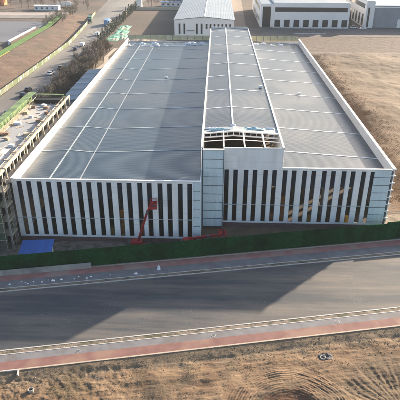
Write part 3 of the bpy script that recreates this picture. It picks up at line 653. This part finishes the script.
# loose items on its roof
pile = [(-45.2, 30, 'ochre'), (-43, 27, 'litter'), (-41.5, 34, 'brick'), (-44.6, 22, 'litter'), (-40.2, 24, 'brick'), (-42.5, 36, 'litter'), (-45, 15, 'brick'), (-40, 15, 'ochre'), (-41, 8, 'litter'), (-44.8, 34.5, 'brick'), (-40.1, 30, 'brick'), (-43.4, 12, 'ochre')]
plab = ['ochre timber stack by the scaffold near the stair head', 'pale board stack in the middle of the concrete roof slab', 'reddish brick stack near the stair head and right edge', 'pale board stack by the green scaffold halfway along the slab', 'reddish brick stack by the right edge halfway along the slab', 'pale board stack right in front of the dark stair head',
        'reddish brick stack by the scaffold toward the near end of the slab', 'ochre timber stack by the right edge toward the near end', 'pale board stack nearest the sand heap on the slab', 'reddish brick stack in the far left corner of the slab', 'reddish brick stack by the right edge, second from the stair head', 'ochre timber stack between the sand heap and the middle of the slab']
for i, (x, y, mt) in enumerate(pile):
    s = .5 + .4 * random.random(); t = MB()
    for k in range(4): t.box(-s + .1 * (k % 2), s - .12 * (k % 2), -s * .6, s * .6 - .1 * (k % 3), k * .15, k * .15 + .13)
    o = t.build('material_stack', M[mt], label=plab[i], cat='stack', group='material stacks on the concrete roof slab')
    o.location = (x, y, TOP - .11); o.rotation_euler = (0, 0, random.uniform(-.6, .6))
lump('sand_heap', -43.5, 3.0, TOP - .12, 5.5, 9, .9, mat('pale_sand', (.5, .46, .4), (.6, .56, .5), 1, .95), 'pale sand heap on the near end of the concrete roof slab', 'heap', seed=3)

# small blue-roofed shed by the hoarding
sh = empty('site_shed', (-30.6, -13.2, 0), R(6), label='low site shed with bright blue sheet roof behind the green hoarding', cat='shed')
MB().box(-2.6, 2.4, -1.7, 1.7, 0, 2.2).build('wall', M['white2'], sh, bevel=.02)
mb = MB().prism([(-2.15, 2.25), (2.15, 2.75), (2.15, 2.81), (-2.15, 2.31)], 'x', -3.0, 2.75).build('roof', M['bluesheet'], sh)
MB().box(2.401, 2.45, -.5, .4, .1, 2.0).build('door', M['steel'], sh)

# ---------------------------------------------------------------- boom lifts
def lift(loc, rz, lower, upper, lab, basket_turn=0):
    t = empty('boom_lift', loc, rz, label=lab, cat='boom lift', group='red boom lifts in front of the hall')
    MB().box(-1.25, 1.25, -.65, .65, .45, .85).box(-.9, .9, -.8, .8, .5, .7).build('chassis', M['red'], t, bevel=.04)
    for sx in (-.95, .95):
        for sy in (-.95, .95):
            w_ = MB().bar((sx, sy - .17, .45), (sx, sy + .17, .45), .45, n=16).build('wheel', M['tyre'], t); MB().bar((sx, sy - .18, .45), (sx, sy + .18, .45), .2, n=10).build('rim', M['rim'], w_)
    MB().box(-1.5, .5, -.75, .75, .9, 1.75).box(-1.7, -1.4, -.6, .6, .95, 1.5).build('turret', M['red'], t, bevel=.08)
    MB().box(-2.0, -1.72, -.7, .7, .95, 1.6).build('counterweight', M['rail'], t, bevel=.05)
    MB().box(-.5, .3, .752, .8, 1.1, 1.6).build('engine_cover', M['rail'], t)
    p0 = Vector((-.2, 0, 1.75)); p1 = p0 + Vector(lower); p2 = p1 + Vector(upper)
    b1 = MB().bar(p0, p1, .21).build('lower_boom', M['red'], t, bevel=.02); MB().bar(p0 + Vector((.3, 0, -.3)), p0.lerp(p1, .45) - Vector((0, 0, .1)), .07, n=8).build('hydraulic_ram', M['rim'], b1)
    MB().bar(p0 + Vector((0, -.26, .1)), p1 + Vector((0, -.26, 0)), .035, n=6).build('hose', M['tyre'], b1)
    MB().bar(p1 - Vector((0, .3, 0)), p1 + Vector((0, .3, 0)), .26, n=12).build('knuckle', M['rail'], t)
    MB().bar(p1, p2, .16).build('upper_boom', M['red'], t, bevel=.02)
    k = empty('basket', p2); k.parent = t
    fl = MB().box(-.1, 1.1, -1.1, 1.1, -.5, -.42)
    fl.build('platform', M['rail'], k); rr_ = MB()
    for z in (.05, .55):
        rr_.bar((-.1, -1.1, z), (1.1, -1.1, z), .06).bar((1.1, -1.1, z), (1.1, 1.1, z), .06).bar((1.1, 1.1, z), (-.1, 1.1, z), .06).bar((-.1, 1.1, z), (-.1, -1.1, z), .06)
    for x, y in ((-.1, -1.1), (1.1, -1.1), (1.1, 1.1), (-.1, 1.1), (-.1, 0), (1.1, 0)): rr_.bar((x, y, -.45), (x, y, .57), .04)
    rr_.box(-.12, 1.12, -1.14, -1.1, -.45, .0).box(-.12, 1.12, 1.1, 1.14, -.45, .0)
    rr_.build('guard_rail', M['red'], k)
    MB().box(.1, .5, -.4, .4, .1, .5).build('control_box', M['red'], k)
    return t
lift((-12.6, -8.9, 0), R(4), (1.9, 0, 6.0), (.75, 0, 1.6), 'red boom lift with its arm raised to the left windows')
lift((-2.9, -8.0, 0), R(9), (3.4, 0, .3), (2.3, 0, .15), 'red boom lift with its arm folded low below the grey tower')

# ---------------------------------------------------------------- pavement details
def yat(a, x): return a + SL * x
blobs = [(-33.2, -14.6), (-31.4, -14.2), (-30.7, -14.6), (-30.2, -14.9), (-29.4, -14.5), (-27.9, -14.8), (-27.0, -14.4), (-26.1, -14.7), (-24.8, -14.6), (-22.6, -14.8), (-22.0, -14.3), (-20.5, -14.9), (-19.9, -14.5), (-16.6, -14.6), (-12.2, -14.9)]
for i, (x, a) in enumerate(blobs):
    s = random.uniform(.1, .3)
    lump('litter_heap', x, yat(a, x), .09, s * 2.4, s * 1.8, s * .8, M['litter'], 'small white rubble heap on the far grey pavement left part', 'rubble', 'white rubble heaps on the far grey pavement', seed=i * 1.3)
lump('white_bag', -8.3, yat(-14.2, -8.3), .09, .6, .5, .9, M['litter'], 'single white sack standing on the far grey pavement', 'sack', seed=2)
def manhole(x, y, lab, z=.10):
    t = empty('manhole', (x, y, z), label=lab, cat='manhole')
    mb = MB(); n = 24
    for i in range(n):
        a, b_ = 2 * math.pi * i / n, 2 * math.pi * (i + 1) / n
        mb.face([(.36 * math.cos(a), .36 * math.sin(a), .012), (.36 * math.cos(b_), .36 * math.sin(b_), .012), (.27 * math.cos(b_), .27 * math.sin(b_), .02), (.27 * math.cos(a), .27 * math.sin(a), .02)])
    mb.build('ring', M['concrete'], t); MB().bar((0, 0, .0), (0, 0, .018), .265, n=24).build('cover', M['rail'], t)
manhole(1.6, yat(-32.9, 1.6), 'round manhole on the near grey pavement by the photo centre')
manhole(20.7, yat(-32.9, 20.7), 'round manhole on the near grey pavement toward the right')
manhole(-17.8, yat(-33.0, -17.8), 'small dark manhole on the near grey pavement toward the left')
def ring(x, y, z, r, lab):
    mb = MB(); n = 20
    for i in range(n):
        a, b_ = 2 * math.pi * i / n, 2 * math.pi * (i + 1) / n; ca, sa, cb_, sb = math.cos(a), math.sin(a), math.cos(b_), math.sin(b_); ri = r * .72
        mb.face([(r * ca, r * sa, 0), (r * cb_, r * sb, 0), (r * cb_, r * sb, .45), (r * ca, r * sa, .45)]).face([(r * ca, r * sa, .45), (r * cb_, r * sb, .45), (ri * cb_, ri * sb, .45), (ri * ca, ri * sa, .45)]).face([(ri * ca, ri * sa, .45), (ri * cb_, ri * sb, .45), (ri * cb_, ri * sb, -.2), (ri * ca, ri * sa, -.2)])
    t = empty('concrete_shaft', (x, y, z), label=lab, cat='shaft'); mb.build('shaft_ring', M['concrete'], t); MB().bar((0, 0, .0), (0, 0, .1), r * .7, n=16).build('shaft_bottom', M['dark'], t)
ring(-22.4, -43.5, -.5, .38, 'small round concrete shaft in the dirt at the lower left')
ring(17.2, -36.3, -.55, .42, 'round concrete shaft with dark rubble in the dirt right of centre')
lump('rubble_heap', 17.6, -36.0, -.35, 2.0, 1.5, .4, M['asphalt'], 'dark grey rubble heap around the concrete shaft', 'rubble', seed=5)
t = empty('pit_frame', (-25.9, -40.9, -.1), R(11), label='pale concrete pit corner at the pavement edge far left', cat='pit'); 
MB().box(-1.2, 1.0, .3, .5, 0, .3).box(.8, 1.0, -.6, .3, 0, .3).build('rim', M['kerb'], t)

# ---------------------------------------------------------------- vehicles
def car(loc, rz, paint, lab, group, van=False):
    t = empty('van' if van else 'car', loc, rz, label=lab, cat='van' if van else 'car', group=group)
    if van: lo = [(-2.3, .35), (2.3, .35), (2.35, .9), (1.9, 1.15), (1.35, 1.9), (-2.3, 1.95)]
    else: lo = [(-2.2, .35), (2.2, .35), (2.25, .7), (1.1, .92), (-1.6, .98), (-2.25, .9)]
    MB().prism(lo, 'y', -.88, .88).build('body', paint, t, bevel=.08)
    if not van:
        MB().prism([(-1.75, .95), (1.1, .9), (.45, 1.4), (-1.2, 1.45)], 'y', -.76, .76).build('side_glass', M['glass'], t, bevel=.03)
        MB().prism([(-1.2, 1.4), (.45, 1.37), (.4, 1.47), (-1.15, 1.5)], 'y', -.72, .72).build('roof_panel', paint, t, bevel=.03)
    else:
        MB().prism([(1.86, 1.22), (1.40, 1.84), (1.43, 1.87), (1.91, 1.24)], 'y', -.74, .74).build('windscreen', M['glass'], t)
    for x in (-1.4, 1.35):
        for y in (-.8, .8):
            w_ = MB().bar((x, y - .11, .33), (x, y + .11, .33), .33, n=14).build('wheel', M['tyre'], t); MB().bar((x, y - .12, .33), (x, y + .12, .33), .18, n=8).build('rim', M['rim'], w_)
    for y in (-.6, .6):
        MB().box(2.2, 2.29 if not van else 2.36, y - .18, y + .18, .6, .75).build('headlight', M['lamp'], t)
        MB().box(-2.33, -2.24, y - .15, y + .15, .7, .85).build('tail_light', M['redlens'], t)
G = 'cars on the side road'
car((-68.2, 90.5, 0), R(92), M['carblack'], 'black car nearest the green scaffold netting of the pair', G)
car((-68.9, 98.0, 0), R(90), M['carblack'], 'smaller looking black car just ahead of the first black car', G)
car((-66.2, 69.6, 0), R(90), M['carblue'], 'dark blue car beside the green scaffold of the concrete building', G)
car((-64.6, 62.0, 0), R(90), M['carwhite'], 'white car at the left photo edge behind the dark blue car', G)
car((-67.6, 123, 0), R(86), M['carwhite'], 'white car halfway up the side road with a long shadow', G)
car((-66.0, 133, 0), R(90), M['carbrown'], 'brown car parked by the tree belt beside the white car', G)
car((-69.2, 173, 0), R(90), M['carblue'], 'dark car just behind a white van farther up the road', G)
car((-68.2, 183, 0), R(90), M['carwhite'], 'white van farther up the side road ahead of a dark car', G, van=True)
car((-66.8, 214, 0), R(90), M['carwhite'], 'far white van by the first conifers of the roadside row', G, van=True)
def truck(loc, rz, cabm, boxm, L, lab, G):
    t = empty('truck', loc, rz, label=lab, cat='truck', group=G)
    MB().prism([(L / 2, .6), (L / 2 + 2.1, .6), (L / 2 + 2.2, 1.6), (L / 2 + 1.9, 2.8), (L / 2, 2.9)], 'y', -1.2, 1.2).build('cab', cabm, t, bevel=.06)
    MB().prism([(L / 2 + 2.19, 1.65), (L / 2 + 1.93, 2.7), (L / 2 + 1.97, 2.72), (L / 2 + 2.24, 1.66)], 'y', -1.05, 1.05).build('windscreen', M['glass'], t)
    MB().box(-L / 2, L / 2 - .3, -1.25, 1.25, 1.0, 3.7).build('cargo_box', boxm, t, bevel=.05)
    MB().box(-L / 2, L / 2 + .5, -.5, .5, .6, .98).build('chassis', M['rail'], t)
    for x in (-L / 2 + 1, -L / 2 + 2.2, L / 2 + 1.1):
        for y in (-1.05, 1.05):
            w_ = MB().bar((x, y - .15, .5), (x, y + .15, .5), .5, n=14).build('wheel', M['tyre'], t); MB().bar((x, y - .16, .5), (x, y + .16, .5), .25, n=8).build('rim', M['rim'], w_)
truck((-81.5, 262, 0), R(-80), M['truckgreen'], M['truckgreen'], 7, 'dark green truck at the bend of the pale green hoarding', None)
truck((-68.0, 250, 0), R(92), M['carwhite'], M['truckblue'], 10, 'blue box truck parked beside the conifer row', None)
truck((-62.5, 286, 0), R(92), M['ochre'], M['ochre'], 8, 'sandy yellow truck ahead of the blue box truck', None)
truck((-118, 336, 0), R(8), M['carwhite'], M['carwhite'], 10, 'white lorry on the far street at the upper left', None)

# pale hoarding along the side road
hd = empty('road_hoarding', (0, 0, 0), label='pale green hoarding with white notices along the side road', cat='hoarding')
line = [(-77.0, -20), (-77.0, 92), (-76.2, 140), (-76.0, 186), (-79.2, 230), (-86, 300)]
seg = []
for (x0, y0), (x1, y1) in zip(line, line[1:]):
    L = math.hypot(x1 - x0, y1 - y0); k = max(1, int(L / 6))
    for i in range(k): seg.append(((x0 + (x1 - x0) * i / k, y0 + (y1 - y0) * i / k), (x0 + (x1 - x0) * (i + 1) / k, y0 + (y1 - y0) * (i + 1) / k)))
for i, (p, q) in enumerate(seg):
    o = MB().bar((*p, 1.3), (p[0] + (q[0] - p[0]) * .985, p[1] + (q[1] - p[1]) * .985, 1.3), .04)
    mb = MB(); d = Vector((q[0] - p[0], q[1] - p[1], 0)); L = d.length; d /= L; nn = Vector((d.y, -d.x, 0)) * .06
    a = Vector((*p, 0)) + d * .05; b_ = Vector((*q, 0)) - d * .05
    mb.v = [tuple(c + s * nn + Vector((0, 0, z))) for z in (0.0, 1.9) for c, s in ((a, 1), (b_, 1), (b_, -1), (a, -1))]
    mb.f = [(0, 1, 5, 4), (1, 2, 6, 5), (2, 3, 7, 6), (3, 0, 4, 7), (4, 5, 6, 7)]
    pn = mb.build('panel', M['hoardpale'], hd)
    if 18 < i < 48 and i % 3 == 0:
        s0 = a + d * (L * .3) + nn * 1.25; s1 = a + d * (L * .62) + nn * 1.25
        MB().bar(tuple(s0 + Vector((0, 0, 1.5))), tuple(s1 + Vector((0, 0, 1.5))), .02).face([tuple(s0 + Vector((0, 0, .5))), tuple(s1 + Vector((0, 0, .5))), tuple(s1 + Vector((0, 0, 1.7))), tuple(s0 + Vector((0, 0, 1.7)))]).build('notice', M['litter'], pn)
    MB().box(p[0] - .1, p[0] + .1, p[1] - .1, p[1] + .1, 0, 2.0).build('post', M['litter'], hd)
# white retaining wall beyond the turf
t = MB().box(-.5, .5, -22, 22, 0, 2.2).build('retaining_wall', M['white2'], label='pale straight retaining wall beside the bright green strip', cat='wall'); t.location = (-107, 206, 0)
quadz('upper_terrace', [(-106.4, 184), (-102.7, 176), (-102.9, 228), (-106.4, 228)], 1.6, M['slope'])

# ---------------------------------------------------------------- trees
def blade(mb, c, size, up=.5):
    a = Vector((random.gauss(0, 1), random.gauss(0, 1), random.gauss(0, 1) * .6)).normalized() * size
    b_ = Vector((random.gauss(0, 1), random.gauss(0, 1), random.gauss(0, 1) + up)).normalized() * size * random.uniform(.5, 1)
    mb.face([c - a * .5, c + a * .5 + b_ * .2, c + b_])
def bare_tree(h, cr, mtl, lab, group, dense=640):
    t = empty('bare_tree', (0, 0, 0), label=lab, cat='tree', group=group)
    tr = MB().bar((0, 0, -.2), (0, 0, h * .55), .16, .09, n=6).bar((0, 0, h * .55), (0.1, 0, h), .09, .02, n=5)
    c = MB(); 
    for k in range(16):
        z = h * random.uniform(.25, .8); an = random.uniform(0, 6.28); L = cr * random.uniform(.6, 1.15) * (1.1 - z / h * .5)
        e = Vector((math.cos(an) * L, math.sin(an) * L, z + h * random.uniform(.12, .28))); s = Vector((0, 0, z)); tr.bar(s, e, .05, .02, n=3)
        for q in range(dense // 16):
            f = random.uniform(.35, 1.1); p = s.lerp(e, f) + Vector((random.gauss(0, .28), random.gauss(0, .28), random.gauss(0, .35))) * cr * .45
            d = Vector((random.gauss(0, .4), random.gauss(0, .4), random.uniform(.2, 1))).normalized() * random.uniform(.4, .9)
            sd_ = Vector((random.gauss(0, 1), random.gauss(0, 1), 0)).normalized() * .05
            c.face([p - sd_, p + sd_, p + d])
    tr.build('trunk', M['bark'], t); c.build('crown', mtl, t); return t
def conifer(h, r, lab, group, mtl='needle'):
    t = empty('conifer', (0, 0, 0), label=lab, cat='tree', group=group)
    MB().bar((0, 0, -.2), (0, 0, h * .95), .14, .03, n=6).build('trunk', M['bark'], t); c = MB()
    for k in range(420):
        z = .08 + .92 * random.random() ** 1.2; rr_ = r * (1.05 - z) * random.uniform(.35, 1.1) + .05; an = random.uniform(0, 6.28)
        blade(c, Vector((math.cos(an) * rr_, math.sin(an) * rr_, z * h)), .42, .3)
    c.build('crown', M[mtl], t); return t
def scatter(protos, spots):
    for i, (x, y) in enumerate(spots):
        p = protos[i % len(protos)]
        o = p if not p.get('placed') else copy_tree(p)
        if not p.get('placed'): p['placed'] = 1
        o.location = (x, y, 0); o.rotation_euler = (0, 0, random.uniform(0, 6.28)); s = random.uniform(.8, 1.25); o.scale = (s, s, s * random.uniform(.85, 1.15))
gb = 'bare trees in the belt between the side road and the hall'
protos = [bare_tree(5.0, 1.8, M['twig'], 'leafless brown tree in the dense belt beside the side road', gb), bare_tree(5.0, 1.5, M['twig2'], 'leafless greyish tree in the dense belt beside the side road', gb), bare_tree(4.0, 1.9, M['twig'], 'leafless brown tree in the dense belt beside the side road', gb)]
spots = []
for i in range(420):
    y = random.uniform(58, 176); x = random.uniform(-58.8, -51.5)
    if all((x - a) ** 2 + (y - b_) ** 2 > 2.6 for a, b_ in spots): spots.append((x, y))
scatter(protos, spots)
gc = 'dark conifers in the belt beside the side road'
cp = [conifer(5.0, 1.3, 'dark green conifer standing among the bare belt trees', gc)]
scatter(cp, [(random.uniform(-58, -51), random.uniform(95, 160)) for _ in range(12)])
gr = 'conifers in the row along the far side road'
cp = [conifer(6.5, 1.4, 'narrow dark conifer in the row along the far side road', gr), conifer(5.4, 1.2, 'narrow dark conifer in the row along the far side road', gr)]
scatter(cp, [(-60.3 + .3 * math.sin(i) - .006 * i, 186 + i * 5.2) for i in range(32)])
gt = 'bare trees along the far street at the upper left'
fp = [bare_tree(9, 2.4, M['twig2'], 'tall leafless tree along the far street at the upper left', gt, 420), bare_tree(8, 2.2, M['twig'], 'tall leafless tree along the far street at the upper left', gt, 420)]
scatter(fp, [(-215 + i * 3.6 + random.uniform(-1, 1), 318 + random.uniform(0, 42)) for i in range(34)] + [(-200 + i * 4.2 + random.uniform(-1.5, 1.5), 362 + random.uniform(0, 30)) for i in range(26)])
gs = 'scrubby trees on the embankment by the bend'
fp = [bare_tree(7, 2.4, mat('olive_twigs', (.10, .10, .055), (.17, .15, .09), .6, .95), 'olive brown scrubby tree on the embankment by the road bend', gs, 420)]
scatter(fp, [(-99 - random.uniform(-3, 9), 236 + i * 4.4) for i in range(16)])
gk = 'bare trees beyond the open ground behind the hall'
fp = [bare_tree(7.5, 2.0, M['twig2'], 'leafless tree in the row beyond the open ground behind the hall', gk, 360)]
scatter(fp, [(-62 + i * 2.9, 330 + random.uniform(-4, 20)) for i in range(16)])

# teal dust nets over spoil
for i, (x, y, lx, ly) in enumerate([(-56, 206, 7, 16), (-54.5, 222, 8, 18), (-55.5, 240, 7, 18), (-51, 209, 4, 13)]):
    lump('dust_net', x, y, -.05, lx, ly, .8, M['teal'], ['teal dust net over spoil nearest the hall corner', 'teal dust net over spoil second from the hall corner', 'teal dust net over spoil farthest from the hall', 'narrow teal dust net over spoil beside the hall corner'][i], 'dust net', 'teal dust nets behind the hall', seed=i * 4 + 2)
lump('soil_heap', -36, 196, -.1, 20, 28, 2.4, mat('pale_heap', (.30, .245, .19), (.38, .32, .25), .3, .95, bump=.2), 'broad pale soil heap behind the hall roof fence', 'heap', seed=9)

# ---------------------------------------------------------------- background buildings
def gable_hall():
    t = empty('rear_factory', (0, 0, 0), label='white gabled factory with pale blue roof directly behind the hall', cat='building')
    x0, x1, y0, y1, e, rg, xc = -22.5, 11.0, 212, 470, 9.0, 10.6, -5.5
    w_ = MB().prism([(x0, 0), (x1, 0), (x1, e), (xc, rg), (x0, e)], 'y', y0, y1).build('wall', M['white2'], t)
    r = MB().prism([(x0 - .4, e + .02), (xc, rg + .08), (x1 + .4, e + .02), (x1 + .4, e + .3), (xc, rg + .4), (x0 - .4, e + .3)], 'y', y0 - .35, y1 + .3).build('roof', M['bluegrey_roof'], t)
    MB().box(xc - .35, xc + .35, y0 - .3, y1, rg + .3, rg + .5).build('ridge_capping', M['seam'], r)
    for x in (-19.6, -16.9, -9.9, -7.2):
        f = MB().box(x - .52, x + .52, y0 - .08, y0 - .01, 1.6, 7.2).build('window', M['rail'], t); MB().box(x - .42, x + .42, y0 - .12, y0 - .081, 1.7, 7.1).build('pane', M['glass'], f)
    for k in range(7):
        x = -4.4 + k * 2.2; f = MB().box(x - .52, x + .52, y0 - .08, y0 - .01, 4.4, 7.0).build('window', M['rail'], t); MB().box(x - .42, x + .42, y0 - .12, y0 - .081, 4.5, 6.9).build('pane', M['glass'], f)
    MB().box(-15.6, -11.2, y0 - .5, y0 - .01, 3.2, 3.6).build('canopy', M['rail'], t)
gable_hall()
def white_hall():
    t = empty('office_works', (0, 0, 0), label='long white works building with square windows behind the bare ground', cat='building')
    x0, x1, y0, y1, h = 36.0, 82.0, 244, 330, 14.6
    MB().box(x0, x1, y0, y1, 0, h).build('wall', M['white2'], t)
    MB().box(28.2, x0, y0 + 3, y1, 0, h - 1).build('wing_wall', M['white2'], t)
    MB().box(29.4, 34.4, y0 + 2.9, y0 + 2.99, .2, 12.2).build('wing_glazing', M['glass'], t)
    MB().box(x0 + .4, x1 - .4, y0 + .4, y1, h, h + .15).build('roof', M['bluegrey_roof'], t)
    MB().box(28.5, x0 - .1, y0 + 3.3, y1, h - 1, h - .85).build('roof', M['bluegrey_roof'], t)
    f = MB().box(x0 + .6, x1 - 1.5, y0 - .08, y0 - .005, 9.6, 12.2).build('window', M['rail'], t); MB().box(x0 + .75, x1 - 1.65, y0 - .12, y0 - .081, 9.75, 12.05).build('pane', M['glass'], f)
    for k in range(8):
        x = x0 + 2.4 + k * 5.85; f = MB().box(x - 1.75, x + 1.75, y0 - .08, y0 - .005, .8, 5.0).build('window', M['rail'], t); MB().box(x - 1.6, x + 1.6, y0 - .12, y0 - .081, .9, 4.9).build('pane', M['glass'], f)
    for k in range(9):
        y = y0 + 10 + k * 8; f = MB().box(28.12, 28.19, y, y + 5, 9.0, 11.6).build('window', M['rail'], t); MB().box(28.08, 28.119, y + .1, y + 4.9, 9.1, 11.5).build('pane', M['glass'], f)
        f = MB().box(28.12, 28.19, y + 1, y + 3, .7, 4.6).build('window', M['rail'], t); MB().box(28.08, 28.119, y + 1.1, y + 2.9, .8, 4.5).build('pane', M['glass'], f)
white_hall()
def corner_office():
    t = empty('corner_office', (0, 0, 0), label='white office block with tall side windows at the upper right', cat='building')
    x0, x1, y0, y1, h = 92.5, 97.5, 247, 330, 15.5
    MB().box(x0, x1, y0, y1, 0, h).build('wall', M['white2'], t); MB().box(x0 + .3, x1 - .3, y0 + .3, y1, h, h + .15).build('roof', M['bluegrey_roof'], t)
    for k in range(7):
        y = y0 + 5 + k * 8; f = MB().box(x0 - .08, x0 - .005, y, y + 4, .8, 7.4).build('window', M['rail'], t); MB().box(x0 - .12, x0 - .081, y + .2, y + 3.8, .9, 7.3).build('pane', M['glass'], f)
    f = MB().box(x0 - .08, x0 - .005, y0 + 4, y0 + 60, 11, 13.6).build('window', M['rail'], t); MB().box(x0 - .12, x0 - .081, y0 + 4.2, y0 + 59.8, 11.1, 13.5).build('pane', M['glass'], f)
    f = MB().box(x0 + 1, x0 + 2.2, y0 - .08, y0 - .005, .5, 12).build('window', M['rail'], t); MB().box(x0 + 1.1, x0 + 2.1, y0 - .12, y0 - .081, .6, 11.9).build('pane', M['glass'], f)
corner_office()
def grey_hall():
    t = empty('grey_workshop', (0, 0, 0), label='grey ribbed workshop with pale roof at the top right corner', cat='building')
    MB().box(98.0, 160, 249, 330, 0, 12.5).build('wall', M['greywall'], t)
    MB().box(97.8, 160.2, 248.8, 330, 12.5, 13.0).build('roof', M['bluegrey_roof'], t)
    MB().box(113, 117, 248.75, 248.99, 0, 5).build('door', M['white2'], t)
    MB().box(98.2, 160, 248.9, 248.998, 11.7, 12.4).build('fascia', M['white2'], t)
grey_hall()
gp = 'vehicles parked between the white buildings'
car((86.0, 246, -.02), R(8), M['carwhite'], 'white car parked in the gap between the white buildings, left one', gp)
car((90.3, 241, -.02), R(5), M['carwhite'], 'white car parked before the corner office, right one', gp)
cf = [conifer(6, 1.6, 'grey green shrub tree between the white buildings', 'shrub trees between the white buildings', 'needle')]
scatter(cf, [(84.4, 252), (85.2, 262), (84.8, 273)])
# long low brown fence in front of the white works
t = empty('works_fence', (26, 238.5, 0), label='low dark railing in front of the long white works building', cat='fence')
for k in range(30): MB().box(k * 2.0 - .05, k * 2.0 + .05, -.05, .05, 0, 1.6).build('post', M['rail'], t)
MB().box(0, 58, -.03, .03, .5, .6).box(0, 58, -.03, .03, 1.2, 1.3).build('rail', M['rail'], t)
lump('gravel_streak', 56, 226, -.05, 20, 4, .35, M['concrete'], 'pale gravel streak on the open ground before the white works', 'gravel', seed=4)
# top left: kiosks, orange container, poles
def cabin(x, y, lx, ly, h, wm, rm_, lab, rz=0, cat='cabin'):
    t = empty('site_cabin', (x, y, 0), rz, label=lab, cat=cat)
    MB().box(-lx / 2, lx / 2, -ly / 2, ly / 2, 0, h).build('wall', wm, t)
    MB().prism([(-ly / 2 - .3, h + .01), (ly / 2 + .3, h + .01), (ly / 2 + .3, h + .15), (0, h + .7), (-ly / 2 - .3, h + .15)], 'x', -lx / 2 - .3, lx / 2 + .3).build('roof', rm_, t)
    for k in range(max(1, int(lx / 4))):
        f = MB().box(-lx / 2 + 1 + k * 4, -lx / 2 + 2.4 + k * 4, -ly / 2 - .06, -ly / 2 - .002, .9, 2.2).build('window', M['rail'], t); MB().box(-lx / 2 + 1.1 + k * 4, -lx / 2 + 2.3 + k * 4, -ly / 2 - .1, -ly / 2 - .061, 1, 2.1).build('pane', M['glass'], f)
cabin(-126, 318, 18, 6, 3, M['white2'], M['seam'], 'long white cabin by the far street at the upper left')
cabin(-172, 345, 9, 7, 6.5, M['orange'], M['orange'], 'orange red cabin among bare trees in the top left corner', cat='cabin')
cabin(-35, 345, 16, 5, 3.2, M['white2'], M['truckblue'], 'white cabin with blue roof beyond the ground behind the hall')
cabin(-58, 328, 4, 4, 7.5, M['white2'], M['seam'], 'narrow white tower cabin beyond the ground behind the hall')
cabin(-22, 352, 10, 5, 3, M['white2'], M['seam'], 'pale cabin beside the blue roofed cabin behind the hall')
t = MB().box(-38, 38, -.15, .15, 0, 2.0).build('boundary_wall', M['ochre'], label='long low ochre boundary wall beyond the open ground behind the hall', cat='wall'); t.location = (-26, 322, 0)
# long grey-blue shed beside the hall on the left
t = empty('lean_to_store', (0, 0, 0), label='low pale blue grey store between the bare trees and the hall', cat='building')
MB().box(-48.6, -44.2, 71, 112, 0, 4.6).build('wall', M['greywall'], t); MB().prism([(-48.9, 4.62), (-43.9, 5.0), (-43.9, 5.12), (-48.9, 4.74)], 'y', 70.6, 112.4).build('roof', M['bluegrey_roof'], t)
for k in range(5): MB().box(-48.7, -44.1, 76 + k * 7.5, 76.25 + k * 7.5, 5.08, 5.3).build('roof_batten', M['seam'], t)
lump('scrap_heap', -46, 118, -.1, 6, 8, 1.6, M['concrete'], 'grey scrap heap past the far end of the low store', 'heap', seed=12)
# left yard strip fence beside the hall
# dry scrub: foreground and along the mound
mb = MB()
def gz(x, y): return dirt_z(x, y)
for i in range(2600):
    x = random.uniform(-34, 36); a = -35.6 - abs(random.gauss(0, 1)) * 5
    dens = fbm(x, a, .25, 3, 11)
    if dens < -.02 and a < -36.4: continue
    y = a + SL * x
    if abs(math.hypot(x - 11.6, y + 46.2) - 6) < 2.2: continue
    z = gz(x, y)
    for k in range(4): blade(mb, Vector((x + random.gauss(0, .08), y + random.gauss(0, .08), z)), random.uniform(.06, .16), 1.2)
mb.build('dry_scrub', M['scrub'], label='dry straw coloured scrub over the near dirt', cat='scrub', kind='stuff')
mb = MB()
for i in range(14000):
    x = 38.5 + abs(random.gauss(0, 7)); y = random.uniform(12, 160)
    if x > 58 or fbm(x, y, .12, 3, 5) < -.2 + (x - 48) * .05: continue
    z = mound_z(x, y)
    for k in range(3): blade(mb, Vector((x + random.gauss(0, .2), y + random.gauss(0, .2), z)), random.uniform(.1, .3), 1.4)
mb.build('mound_scrub', mat('russet_straw', (.20, .13, .07), (.34, .23, .13), 1.5, .95), label='dry straw coloured scrub over the earth mound', cat='scrub', kind='stuff')
# stones in the dirt
mb = MB()
for i in range(700):
    x = random.uniform(-34, 36); a = -35.7 - random.random() * 12; y = a + SL * x; z = gz(x, y); s = random.uniform(.03, .11) * (1 + (random.random() < .05) * 1.5)
    i0 = len(mb.v); mb.v += [(x + s * random.uniform(.6, 1), y, z), (x, y + s, z), (x - s, y, z), (x, y - s * random.uniform(.6, 1), z), (x, y, z + s * .8)]
    mb.f += [(i0, i0 + 1, i0 + 4), (i0 + 1, i0 + 2, i0 + 4), (i0 + 2, i0 + 3, i0 + 4), (i0 + 3, i0, i0 + 4)]
mb.build('loose_stones', M['verge'], label='loose stones and clods over the near dirt', cat='stones', kind='stuff')

# ---------------------------------------------------------------- haze
if HAZE:
    hm = bpy.data.materials.new('haze_air'); hm.use_nodes = True; n = hm.node_tree; n.nodes.clear()
    o = n.nodes.new('ShaderNodeOutputMaterial'); v = n.nodes.new('ShaderNodeVolumePrincipled')
    v.inputs['Color'].default_value = (.80, .89, 1, 1); v.inputs['Density'].default_value = HAZE; v.inputs['Anisotropy'].default_value = 0
    n.links.new(v.outputs[0], o.inputs['Volume'])
    MB().box(-620, 720, -160, 1120, -3.5, 60).build('haze', hm, kind='stuff', label='pale haze in the distance', cat='haze')
